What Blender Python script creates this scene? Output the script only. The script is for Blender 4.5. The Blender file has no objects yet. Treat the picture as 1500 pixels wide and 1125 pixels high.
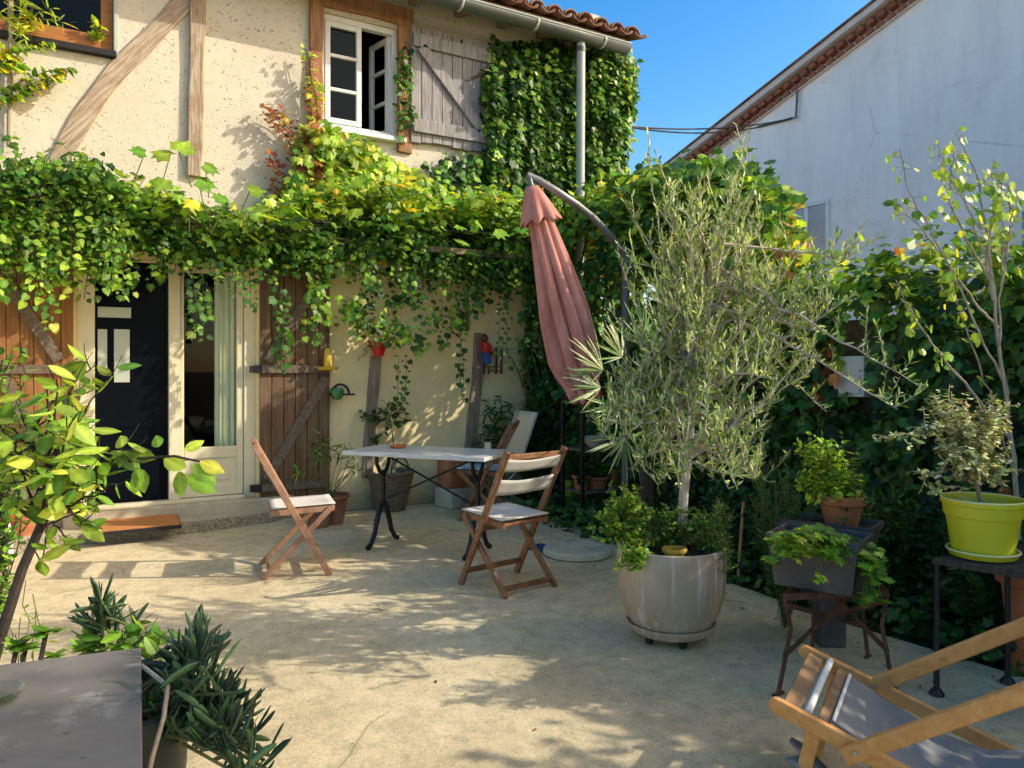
import bpy, math, random
import numpy as np
from mathutils import Vector, Matrix
random.seed(7); RNG = np.random.default_rng(7)
S = bpy.context.scene; COL = S.collection
R = math.radians
# ------------------------------------------------------------------ camera frame
HC = 1.35; F = 1127.0; YAW = R(30.7); HOR = 540.0
DV = np.array([math.sin(YAW), math.cos(YAW), 0.0]); RV = np.array([math.cos(YAW), -math.sin(YAW), 0.0])
D = 7.08          # house wall plane y
BX = 4.65         # boundary wall plane x
NX = 11.0          # neighbour gable plane x
SUN_EL = R(32.0); SUN_H = np.array([0.835, -0.55])   # horizontal direction towards the sun
def ray(px, py): return DV + RV * ((px - 750) / F) + np.array([0, 0, (HOR - py) / F])
CAMP = np.array([0, 0, HC])
def G(px, py, h=0.0):
    r = ray(px, py); return CAMP + r * ((h - HC) / r[2])
def WY(px, py, y=D):
    r = ray(px, py); return CAMP + r * (y / r[1])
def WX(px, py, x):
    r = ray(px, py); return CAMP + r * (x / r[0])
def AT(px, py, z): return CAMP + ray(px, py) * z
def CW(xc, z, h=0.0): return DV * z + RV * xc + np.array([0, 0, h])
def rectW(a, b, c, d, y=D):
    p = WY(a, b, y); q = WY(c, d, y); return p[0], q[0], q[2], p[2]
def unit(v):
    v = np.asarray(v, float); n = np.linalg.norm(v, axis=-1, keepdims=True); return v / np.maximum(n, 1e-9)

# ------------------------------------------------------------------ materials
def newmat(name):
    m = bpy.data.materials.new(name); m.use_nodes = True
    nt = m.node_tree; return m, nt, nt.nodes, nt.links, nt.nodes['Principled BSDF']
def noise(nt, vec, scale, detail=6, rough=0.55, dist=0.0):
    n = nt.nodes.new('ShaderNodeTexNoise'); n.inputs['Scale'].default_value = scale
    n.inputs['Detail'].default_value = detail; n.inputs['Roughness'].default_value = rough
    n.inputs['Distortion'].default_value = dist
    nt.links.new(vec, n.inputs['Vector']); return n.outputs['Fac']
def ramp(nt, fac, stops):
    r = nt.nodes.new('ShaderNodeValToRGB'); e = r.color_ramp.elements
    while len(e) < len(stops): e.new(0.5)
    for i, (p, c) in enumerate(stops):
        e[i].position = p; e[i].color = (c[0], c[1], c[2], 1) if not np.isscalar(c) else (c, c, c, 1)
    nt.links.new(fac, r.inputs['Fac']); return r.outputs['Color']
def mixc(nt, fac, a, b, mode='MIX'):
    n = nt.nodes.new('ShaderNodeMix'); n.data_type = 'RGBA'; n.blend_type = mode
    for sock, v in ((n.inputs[0], fac), (n.inputs[6], a), (n.inputs[7], b)):
        if hasattr(v, 'is_output'): nt.links.new(v, sock)
        elif np.isscalar(v): sock.default_value = v
        else: sock.default_value = (v[0], v[1], v[2], 1)
    return n.outputs[2]
def coords(nt, stretch=(1, 1, 1), rot=0.0):
    t = nt.nodes.new('ShaderNodeTexCoord'); mp = nt.nodes.new('ShaderNodeMapping')
    if rot:
        m0 = nt.nodes.new('ShaderNodeMapping'); m0.inputs['Rotation'].default_value = (0, rot, 0); nt.links.new(t.outputs['Object'], m0.inputs['Vector'])
        mp.inputs['Scale'].default_value = stretch; nt.links.new(m0.outputs['Vector'], mp.inputs['Vector']); return mp.outputs['Vector']
    mp.inputs['Scale'].default_value = stretch
    nt.links.new(t.outputs['Object'], mp.inputs['Vector']); return mp.outputs['Vector']
def bump(nt, bs, h, strength, dist=0.02):
    b = nt.nodes.new('ShaderNodeBump'); b.inputs['Strength'].default_value = strength; b.inputs['Distance'].default_value = dist
    nt.links.new(h, b.inputs['Height']); nt.links.new(b.outputs['Normal'], bs.inputs['Normal'])
def M(name, c1, c2, scale=6, rough=0.8, bmp=0.25, stretch=(1, 1, 1), spec=0.3, metal=0.0, lo=0.3, hi=0.7, bscale=None,
      speck=None, dirt=None, detail=6, dist=0.0, bdist=0.01, rot=0.0):
    m, nt, N, L, bs = newmat(name); v = coords(nt, stretch, rot)
    col = ramp(nt, noise(nt, v, scale, detail, 0.6, dist), [(lo, c1), (hi, c2)])
    if dirt:      # (colour, scale, lo, hi)
        col = mixc(nt, ramp(nt, noise(nt, coords(nt), dirt[1], 5, 0.65), [(dirt[2], 0.0), (dirt[3], 1.0)]), col, dirt[0])
    if speck:     # (colour, scale, lo, hi)
        col = mixc(nt, ramp(nt, noise(nt, coords(nt), speck[1], 3, 0.6), [(speck[2], 0.0), (speck[3], 1.0)]), col, speck[0])
    L.new(col, bs.inputs['Base Color']); bs.inputs['Roughness'].default_value = rough
    bs.inputs['Specular IOR Level'].default_value = spec; bs.inputs['Metallic'].default_value = metal
    if bmp: bump(nt, bs, noise(nt, v, bscale or scale * 4, 6, 0.65), bmp, bdist)
    return m
def leafmat(name, trans=0.35, rough=0.42, spec=0.4, tcol=(1.5, 1.35, 0.6)):
    m, nt, N, L, bs = newmat(name)
    a = N.new('ShaderNodeAttribute'); a.attribute_name = 'Col'
    v = coords(nt); c = mixc(nt, 1.0, a.outputs['Color'], ramp(nt, noise(nt, v, 30, 3), [(0.3, 0.75), (0.7, 1.2)]), 'MULTIPLY')
    L.new(c, bs.inputs['Base Color']); bs.inputs['Roughness'].default_value = rough; bs.inputs['Specular IOR Level'].default_value = spec
    t = N.new('ShaderNodeBsdfTranslucent'); L.new(mixc(nt, 1.0, c, tcol, 'MULTIPLY'), t.inputs['Color'])
    mx = N.new('ShaderNodeMixShader'); mx.inputs[0].default_value = trans
    L.new(bs.outputs[0], mx.inputs[1]); L.new(t.outputs[0], mx.inputs[2])
    L.new(mx.outputs[0], N['Material Output'].inputs['Surface']); return m
def glassmat(name, tint=(0.9, 0.95, 0.93), refl=0.09):
    m, nt, N, L, bs = newmat(name); N.remove(bs)
    t = N.new('ShaderNodeBsdfTransparent'); t.inputs[0].default_value = (*tint, 1)
    g = N.new('ShaderNodeBsdfGlossy'); g.inputs['Roughness'].default_value = 0.02
    lw = N.new('ShaderNodeLayerWeight'); lw.inputs['Blend'].default_value = 0.5
    pw = N.new('ShaderNodeMath'); pw.operation = 'POWER'; pw.inputs[1].default_value = 4.0; L.new(lw.outputs['Facing'], pw.inputs[0])
    ma = N.new('ShaderNodeMath'); ma.operation = 'MULTIPLY_ADD'; ma.inputs[1].default_value = 0.8; ma.inputs[2].default_value = refl * 0.12; L.new(pw.outputs[0], ma.inputs[0])
    mx = N.new('ShaderNodeMixShader'); L.new(ma.outputs[0], mx.inputs[0])
    L.new(t.outputs[0], mx.inputs[1]); L.new(g.outputs[0], mx.inputs[2])
    L.new(mx.outputs[0], N['Material Output'].inputs['Surface']); return m

MT = {}
def concrete():
    m, nt, N, L, bs = newmat('concrete'); v = coords(nt)
    c = ramp(nt, noise(nt, v, 0.9, 8, 0.65, 0.6), [(0.30, (0.60, 0.48, 0.28)), (0.5, (0.83, 0.68, 0.41)), (0.70, (0.95, 0.80, 0.51))])
    # damp greenish stains
    c = mixc(nt, ramp(nt, noise(nt, v, 1.7, 7, 0.7, 0.4), [(0.5, 0.0), (0.75, 0.6)]), c, (0.50, 0.42, 0.22))
    # trowel streaks
    c = mixc(nt, ramp(nt, noise(nt, coords(nt, (1.2, 14, 1)), 2.0, 6, 0.7), [(0.5, 0.0), (0.8, 0.35)]), c, (0.88, 0.74, 0.48))
    c = mixc(nt, ramp(nt, noise(nt, v, 95, 3, 0.7), [(0.54, 0.0), (0.66, 0.5)]), c, (0.25, 0.215, 0.145))
    c = mixc(nt, ramp(nt, noise(nt, v, 140, 2, 0.6), [(0.58, 0.0), (0.66, 0.5)]), c, (0.8, 0.74, 0.6))
    c = mixc(nt, 1.0, c, ramp(nt, noise(nt, v, 9, 8, 0.75, 0.3), [(0.32, 0.70), (0.52, 1.0), (0.70, 1.10)]), 'MULTIPLY')
    c = mixc(nt, ramp(nt, noise(nt, v, 4.5, 9, 0.75, 0.5), [(0.55, 0.0), (0.74, 0.4)]), c, (0.44, 0.36, 0.20))
    c = mixc(nt, ramp(nt, noise(nt, v, 42, 2, 0.5), [(0.68, 0.0), (0.72, 0.4)]), c, (0.16, 0.13, 0.085))
    # thin cracks
    vo = N.new('ShaderNodeTexVoronoi'); vo.feature = 'DISTANCE_TO_EDGE'; vo.inputs['Scale'].default_value = 0.42
    d2 = N.new('ShaderNodeVectorMath'); d2.operation = 'ADD'; nz = N.new('ShaderNodeTexNoise'); nz.inputs['Scale'].default_value = 2.5
    sc = N.new('ShaderNodeVectorMath'); sc.operation = 'SCALE'; sc.inputs['Scale'].default_value = 0.25
    L.new(v, nz.inputs['Vector']); L.new(nz.outputs['Color'], sc.inputs[0]); L.new(v, d2.inputs[0]); L.new(sc.outputs[0], d2.inputs[1]); L.new(d2.outputs[0], vo.inputs['Vector'])
    ck = ramp(nt, vo.outputs['Distance'], [(0.0, 1.0), (0.004, 0.0)])
    ckm = mixc(nt, 1.0, ck, ramp(nt, noise(nt, v, 1.1, 2), [(0.56, 0.0), (0.62, 0.45)]), 'MULTIPLY')
    c = mixc(nt, ckm, c, (0.10, 0.085, 0.055))
    L.new(c, bs.inputs['Base Color']); bs.inputs['Roughness'].default_value = 0.88; bs.inputs['Specular IOR Level'].default_value = 0.25
    bump(nt, bs, noise(nt, v, 38, 9, 0.8), 0.8, 0.016); return m
MT['concrete'] = concrete()
MT['soil'] = M('soil', (0.035, 0.026, 0.016), (0.10, 0.075, 0.045), 9, 0.95, 0.9, bscale=25, bdist=0.05)
MT['pebble'] = M('pebble_dash', (0.20, 0.17, 0.11), (0.52, 0.45, 0.31), 55, 0.9, 0.9, bscale=70, lo=0.35, hi=0.65, detail=3, bdist=0.02)
def crepi():
    m, nt, N, L, bs = newmat('rough_render'); v = coords(nt)
    c = ramp(nt, noise(nt, v, 1.6, 7, 0.6), [(0.3, (0.56, 0.51, 0.40)), (0.7, (0.66, 0.605, 0.485))])
    vs = coords(nt, (1.0, 1.0, 1.5)); pit = noise(nt, vs, 30, 3, 0.55, 0.6)
    pm = mixc(nt, 1.0, ramp(nt, pit, [(0.335, 1.0), (0.385, 0.0)]), ramp(nt, noise(nt, v, 1.7, 4), [(0.36, 0.05), (0.6, 1.0)]), 'MULTIPLY')
    pm2 = ramp(nt, noise(nt, vs, 60, 2, 0.5), [(0.27, 0.8), (0.33, 0.0)])
    c = mixc(nt, pm, c, (0.31, 0.25, 0.17)); c = mixc(nt, pm2, c, (0.42, 0.34, 0.21))
    c = mixc(nt, ramp(nt, noise(nt, coords(nt, (3, 3, 0.5)), 1.3, 6), [(0.55, 0.0), (0.8, 0.35)]), c, (0.50, 0.44, 0.33))
    L.new(c, bs.inputs['Base Color']); bs.inputs['Roughness'].default_value = 0.92; bs.inputs['Specular IOR Level'].default_value = 0.15
    hh = mixc(nt, 0.6, ramp(nt, pit, [(0.32, 0.0), (0.42, 1.0)]), noise(nt, v, 70, 6, 0.7)); bump(nt, bs, hh, 0.55, 0.015); return m
MT['crepi'] = crepi()
MT['render'] = M('smooth_cream_render', (0.78, 0.62, 0.30), (0.86, 0.71, 0.385), 1.2, 0.88, 0.2, bscale=35, spec=0.2, dirt=((0.40, 0.33, 0.20), 2.2, 0.52, 0.85))
def lower_render():
    m, nt, N, L, bs = newmat('smooth_cream_render_grimy'); v = coords(nt)
    c = ramp(nt, noise(nt, v, 1.2, 7), [(0.3, (0.84, 0.675, 0.335)), (0.7, (0.92, 0.76, 0.42))])
    c = mixc(nt, ramp(nt, noise(nt, v, 2.2, 7, 0.65), [(0.5, 0.0), (0.85, 0.5)]), c, (0.48, 0.39, 0.23))
    c = mixc(nt, ramp(nt, noise(nt, coords(nt, (5, 5, 0.5)), 1.5, 6, 0.7), [(0.55, 0.0), (0.8, 0.4)]), c, (0.52, 0.42, 0.25))
    sx = N.new('ShaderNodeSeparateXYZ'); L.new(v, sx.inputs[0]); ad = N.new('ShaderNodeMath'); ad.operation = 'ADD'
    n2 = N.new('ShaderNodeMath'); n2.operation = 'MULTIPLY_ADD'; n2.inputs[1].default_value = -0.5; n2.inputs[2].default_value = 0.2
    L.new(noise(nt, v, 5, 7, 0.7), n2.inputs[0]); L.new(sx.outputs['Z'], ad.inputs[0]); L.new(n2.outputs[0], ad.inputs[1])
    c = mixc(nt, ramp(nt, ad.outputs[0], [(0.0, 0.75), (0.28, 0.0)]), c, (0.27, 0.235, 0.15))
    L.new(c, bs.inputs['Base Color']); bs.inputs['Roughness'].default_value = 0.9; bs.inputs['Specular IOR Level'].default_value = 0.15
    bump(nt, bs, noise(nt, v, 30, 8, 0.7), 0.3, 0.01); return m
MT['render_low'] = lower_render()
MT['sill'] = M('weathered_sill', (0.42, 0.36, 0.24), (0.60, 0.52, 0.36), 8, 0.88, 0.4, spec=0.2)
MT['timber'] = M('old_timber', (0.16, 0.115, 0.075), (0.40, 0.31, 0.22), 5, 0.85, 0.6, stretch=(9, 9, 0.8), bscale=10, dist=0.4, dirt=((0.24, 0.13, 0.06), 3, 0.55, 0.7))
MT['timber_light'] = M('bleached_timber', (0.20, 0.145, 0.095), (0.52, 0.42, 0.31), 5, 0.85, 0.7, stretch=(16, 16, 0.8), bscale=8, dist=0.6, lo=.32, hi=.62, dirt=((0.26, 0.16, 0.085), 3, 0.5, 0.75))
MT['timber_brace'] = M('bleached_timber_brace', (0.20, 0.145, 0.095), (0.52, 0.42, 0.31), 5, 0.85, 0.7, stretch=(16, 16, 0.8), bscale=8, dist=0.6, lo=.32, hi=.62, rot=R(-40), dirt=((0.26, 0.16, 0.085), 3, 0.5, 0.75))
MT['timber_red'] = M('reddish_timber', (0.22, 0.10, 0.045), (0.42, 0.23, 0.11), 5, 0.8, 0.5, stretch=(9, 9, 0.8), bscale=10)
MT['greywood'] = M('grey_weathered_planks', (0.16, 0.155, 0.155), (0.40, 0.38, 0.375), 4, 0.85, 0.6, stretch=(14, 14, 0.9), bscale=12, dist=0.5, lo=.3, hi=.68)
MT['shutter'] = M('honey_plank', (0.21, 0.088, 0.024), (0.36, 0.165, 0.05), 3, 0.62, 0.35, stretch=(14, 14, 0.7), bscale=12, dist=0.4)
MT['shutter_dark'] = M('brown_plank', (0.105, 0.056, 0.027), (0.24, 0.142, 0.072), 3, 0.7, 0.4, stretch=(14, 14, 0.7), bscale=12, dist=0.4, dirt=((0.18, 0.14, 0.10), 3, 0.5, 0.75))
MT['brace_dark'] = M('grey_brown_brace', (0.10, 0.075, 0.05), (0.22, 0.17, 0.12), 5, 0.8, 0.4, stretch=(6, 6, 6))
MT['window_wood'] = M('orange_window_wood', (0.26, 0.10, 0.028), (0.42, 0.18, 0.055), 4, 0.5, 0.2, stretch=(2, 12, 12))
MT['white'] = M('white_paint', (0.70, 0.70, 0.66), (0.80, 0.80, 0.77), 4, 0.5, 0.12, spec=0.4, dirt=((0.45, 0.42, 0.36), 5, 0.58, 0.85))
MT['cream'] = M('cream_paint', (0.70, 0.62, 0.40), (0.78, 0.70, 0.48), 3, 0.45, 0.08, spec=0.4, dirt=((0.55, 0.47, 0.30), 4, 0.58, 0.85))
MT['black'] = M('black_lacquer', (0.003, 0.0045, 0.008), (0.006, 0.008, 0.012), 3, 0.22, 0.02, spec=0.03)
MT['frost'] = M('frosted_pane', (0.42, 0.46, 0.36), (0.52, 0.56, 0.44), 3, 0.25, 0.0, spec=0.5)
MT['glass'] = glassmat('window_glass')
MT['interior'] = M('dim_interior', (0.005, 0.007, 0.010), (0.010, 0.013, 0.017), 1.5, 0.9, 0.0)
MT['curtain'] = M('curtain_cloth', (0.80, 0.76, 0.56), (0.88, 0.84, 0.66), 4, 0.9, 0.2, stretch=(8, 8, 1))
MT['zinc'] = M('zinc', (0.085, 0.10, 0.092), (0.14, 0.16, 0.148), 3, 0.5, 0.1, spec=0.5, metal=0.25)
MT['pipe'] = M('pipe_grey', (0.36, 0.39, 0.36), (0.46, 0.49, 0.45), 3, 0.5, 0.05, spec=0.4)
MT['tile'] = M('clay_tile', (0.11, 0.04, 0.025), (0.33, 0.16, 0.095), 5, 0.9, 0.5, bscale=30, lo=.35, hi=.7, dirt=((0.30, 0.27, 0.20), 4, 0.5, 0.75))
MT['tile_red'] = M('red_tile', (0.26, 0.085, 0.055), (0.38, 0.15, 0.10), 8, 0.85, 0.3)
MT['mortar'] = M('mortar', (0.62, 0.54, 0.48), (0.74, 0.66, 0.60), 6, 0.9, 0.4)
def nwall():
    m, nt, N, L, bs = newmat('grey_stained_render'); v = coords(nt)
    c = ramp(nt, noise(nt, v, 0.5, 6), [(0.3, (0.92, 0.865, 0.82)), (0.7, (0.96, 0.905, 0.86))])
    c = mixc(nt, ramp(nt, noise(nt, coords(nt, (1, 1.2, 0.3)), 1.4, 8, 0.65), [(0.45, 0.0), (0.75, 0.45)]), c, (0.66, 0.59, 0.60))
    c = mixc(nt, ramp(nt, noise(nt, coords(nt, (1, .7, 1.3)), 0.9, 9, 0.7, 0.8), [(0.56, 0.0), (0.72, 0.45)]), c, (0.52, 0.46, 0.47))
    c = mixc(nt, ramp(nt, noise(nt, v, 7, 5, 0.7), [(0.66, 0.0), (0.76, 0.4)]), c, (0.36, 0.37, 0.36))
    c = mixc(nt, ramp(nt, noise(nt, coords(nt, (1, 2.6, 0.16)), 1.9, 7, 0.7), [(0.54, 0.0), (0.76, 0.3)]), c, (0.56, 0.55, 0.53))
    vk = N.new('ShaderNodeTexVoronoi'); vk.feature = 'DISTANCE_TO_EDGE'; vk.inputs['Scale'].default_value = 0.5; L.new(coords(nt, (1, 1, .6)), vk.inputs['Vector'])
    c = mixc(nt, mixc(nt, 1.0, ramp(nt, vk.outputs['Distance'], [(0.0, 1.0), (0.005, 0.0)]), ramp(nt, noise(nt, v, 1.3, 3), [(0.5, 0.0), (0.6, 0.45)]), 'MULTIPLY'), c, (0.3, 0.3, 0.29))
    L.new(c, bs.inputs['Base Color']); bs.inputs['Roughness'].default_value = 0.9
    bump(nt, bs, noise(nt, v, 14, 9, 0.75), 0.6, 0.03); return m
MT['nwall'] = nwall()
MT['bwall'] = M('old_stone_wall', (0.10, 0.075, 0.05), (0.26, 0.20, 0.14), 4, 0.95, 0.8, bscale=14, bdist=0.04)
MT['chairwood'] = M('teak', (0.17, 0.075, 0.032), (0.34, 0.165, 0.075), 4, 0.55, 0.25, stretch=(5, 5, 5), dist=0.6)
MT['chairwood2'] = M('pinkish_teak', (0.30, 0.155, 0.085), (0.48, 0.27, 0.165), 4, 0.55, 0.25, stretch=(5, 5, 5), dist=0.6)
MT['canvas'] = M('canvas', (0.66, 0.61, 0.53), (0.76, 0.71, 0.63), 4, 0.95, 0.25, bscale=160, dirt=((0.5, 0.45, 0.38), 5, 0.55, 0.85))
MT['bluecloth'] = M('blue_print_cloth', (0.70, 0.70, 0.68), (0.16, 0.36, 0.48), 14, 0.9, 0.2, lo=.48, hi=.54)
MT['taupe'] = M('taupe_sling', (0.78, 0.62, 0.40), (0.84, 0.68, 0.46), 3, 0.85, 0.2, bscale=150)
MT['marble'] = M('worn_marble', (0.52, 0.52, 0.50), (0.74, 0.73, 0.70), 5, 0.28, 0.06, spec=0.5, detail=9, dirt=((0.33, 0.31, 0.27), 6, 0.58, 0.8))
MT['iron'] = M('black_iron', (0.012, 0.012, 0.013), (0.03, 0.028, 0.028), 12, 0.45, 0.2, spec=0.5, metal=0.3)
MT['rust'] = M('rusty_iron', (0.055, 0.03, 0.02), (0.17, 0.075, 0.035), 16, 0.8, 0.4, lo=.35, hi=.68)
MT['steel'] = M('brushed_tube', (0.35, 0.34, 0.32), (0.48, 0.47, 0.45), 6, 0.35, 0.05, metal=0.7)
MT['anthracite'] = M('anthracite_tube', (0.075, 0.08, 0.085), (0.12, 0.125, 0.13), 6, 0.4, 0.05, metal=0.3, spec=0.5)
MT['armgrey'] = M('grey_painted_tube', (0.16, 0.165, 0.17), (0.24, 0.245, 0.25), 6, 0.4, 0.05, metal=0.3, spec=0.5)
MT['parasol'] = M('faded_red_canvas', (0.40, 0.14, 0.11), (0.64, 0.33, 0.28), 2.5, 0.9, 0.25, stretch=(3, 3, 1), bscale=90)
MT['parasol_in'] = M('deep_red_canvas', (0.30, 0.035, 0.03), (0.42, 0.06, 0.05), 4, 0.9, 0.2, bscale=90)
MT['terracotta'] = M('terracotta', (0.36, 0.125, 0.052), (0.52, 0.215, 0.10), 6, 0.85, 0.3, dirt=((0.52, 0.38, 0.28), 7, 0.58, 0.8))
MT['terracotta_old'] = M('weathered_terracotta', (0.21, 0.085, 0.045), (0.36, 0.17, 0.10), 6, 0.9, 0.4, dirt=((0.30, 0.25, 0.19), 6, 0.5, 0.75))
MT['orange_clay'] = M('orange_pot', (0.55, 0.16, 0.035), (0.62, 0.21, 0.06), 4, 0.7, 0.1)
MT['wicker'] = M('grey_wicker', (0.13, 0.095, 0.06), (0.34, 0.27, 0.18), 22, 0.85, 1.0, stretch=(1, 1, 3), bscale=28, bdist=0.03)
MT['lime'] = M('lime_plastic', (0.50, 0.50, 0.018), (0.56, 0.56, 0.03), 3, 0.35, 0.03, spec=0.5)
MT['lime_green'] = M('green_plastic', (0.19, 0.30, 0.015), (0.24, 0.36, 0.02), 3, 0.4, 0.03, spec=0.5)
MT['lime_pale'] = M('pale_lime_plastic', (0.66, 0.68, 0.30), (0.70, 0.72, 0.36), 3, 0.4, 0.03, spec=0.5)
MT['planter'] = M('charcoal_plastic', (0.055, 0.053, 0.052), (0.085, 0.08, 0.076), 5, 0.5, 0.1, spec=0.4, dirt=((0.16, 0.14, 0.115), 4, 0.5, 0.85))
MT['red'] = M('red_enamel', (0.52, 0.012, 0.012), (0.60, 0.02, 0.02), 3, 0.3, 0.03, spec=0.5)
MT['yellow'] = M('yellow_enamel', (0.62, 0.42, 0.02), (0.70, 0.50, 0.05), 3, 0.35, 0.05, spec=0.5)
MT['blue'] = M('blue_paint', (0.015, 0.06, 0.22), (0.03, 0.09, 0.28), 5, 0.5, 0.05)
MT['skin'] = M('doll_paint', (0.09, 0.05, 0.035), (0.14, 0.08, 0.05), 5, 0.5, 0.0)
MT['mat'] = M('coir', (0.60, 0.23, 0.06), (0.78, 0.36, 0.12), 60, 0.98, 0.9, bscale=140, bdist=0.02)
MT['rubber'] = M('black_rubber', (0.012, 0.012, 0.012), (0.025, 0.024, 0.024), 20, 0.7, 0.3)
MT['greytop'] = M('grey_stone_top', (0.16, 0.145, 0.125), (0.235, 0.212, 0.185), 3, 0.5, 0.1, spec=0.4, stretch=(1, 2.5, 1), detail=9, dirt=((0.36, 0.33, 0.29), 7, 0.56, 0.68), speck=((0.09, 0.08, 0.07), 38, 0.66, 0.72))
def potmat():
    m, nt, N, L, bs = newmat('taupe_glazed_pot'); v = coords(nt)
    c = ramp(nt, noise(nt, v, 3, 6), [(0.3, (0.36, 0.285, 0.195)), (0.7, (0.52, 0.42, 0.30))])
    c = mixc(nt, ramp(nt, noise(nt, coords(nt, (14, 14, 1.1)), 1.5, 5, 0.6), [(0.52, 0.0), (0.66, 0.8)]), c, (0.62, 0.56, 0.48))
    c = mixc(nt, ramp(nt, noise(nt, coords(nt, (9, 9, 0.6)), 1.5, 5, 0.6), [(0.55, 0.0), (0.8, 0.5)]), c, (0.24, 0.19, 0.14))
    L.new(c, bs.inputs['Base Color']); bs.inputs['Roughness'].default_value = 0.78; bs.inputs['Specular IOR Level'].default_value = 0.18
    bump(nt, bs, noise(nt, v, 30, 6), 0.25, 0.01); return m
MT['pot'] = potmat()
MT['stone'] = M('pale_cast_stone', (0.52, 0.48, 0.33), (0.72, 0.66, 0.48), 7, 0.9, 0.5, dirt=((0.25, 0.25, 0.16), 5, 0.5, 0.75))
MT['deckwood'] = M('honey_beech', (0.56, 0.235, 0.055), (0.72, 0.36, 0.115), 3.5, 0.42, 0.15, stretch=(7, 7, 7), dist=0.8, spec=0.4, dirt=((0.25, 0.12, 0.04), 9, 0.62, 0.75))
MT['deckcloth'] = M('slate_canvas', (0.20, 0.20, 0.19), (0.255, 0.255, 0.245), 5, 0.92, 0.4, bscale=12, bdist=0.012)
MT['bark'] = M('dark_bark', (0.03, 0.024, 0.02), (0.09, 0.07, 0.055), 14, 0.9, 0.7, stretch=(3, 3, 1))
MT['bark_pale'] = M('pale_bark', (0.25, 0.20, 0.14), (0.46, 0.39, 0.30), 14, 0.85, 0.5, stretch=(3, 3, 1))
MT['twig'] = M('silver_twig', (0.36, 0.31, 0.24), (0.52, 0.46, 0.37), 20, 0.8, 0.3)
MT['greenstem'] = M('green_stem', (0.09, 0.12, 0.04), (0.16, 0.18, 0.07), 10, 0.7, 0.2)
MT['cane'] = M('bamboo_cane', (0.36, 0.19, 0.07), (0.48, 0.28, 0.12), 8, 0.6, 0.2)
MT['greenglass'] = M('green_glaze', (0.03, 0.12, 0.03), (0.06, 0.2, 0.05), 4, 0.15, 0.0, spec=0.6)
MT['pale'] = M('pale_ceramic', (0.55, 0.46, 0.32), (0.66, 0.57, 0.42), 8, 0.6, 0.15)
MT['cable'] = M('black_cable', (0.015, 0.015, 0.018), (0.03, 0.03, 0.03), 5, 0.6, 0.0)
MT['paleblue'] = M('pale_meter_box', (0.55, 0.57, 0.54), (0.66, 0.67, 0.63), 4, 0.6, 0.1)
MT['glassdish'] = glassmat('dish_glass', (0.86, 0.88, 0.84)); MT['darkgreen'] = M('dark_green_plastic', (0.012, 0.022, 0.018), (0.022, 0.035, 0.03), 5, 0.45, 0.1, spec=0.4)
MT['leaf'] = leafmat('leaf', 0.42); MT['leaf_gloss'] = leafmat('glossy_leaf', 0.28, 0.42, 0.35); MT['leaf_matte'] = leafmat('matte_leaf', 0.22, 0.6, 0.3, (1.3, 1.25, 0.7))
MT['leaf_thick'] = leafmat('fleshy_leaf', 0.05, 0.45, 0.4)

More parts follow.
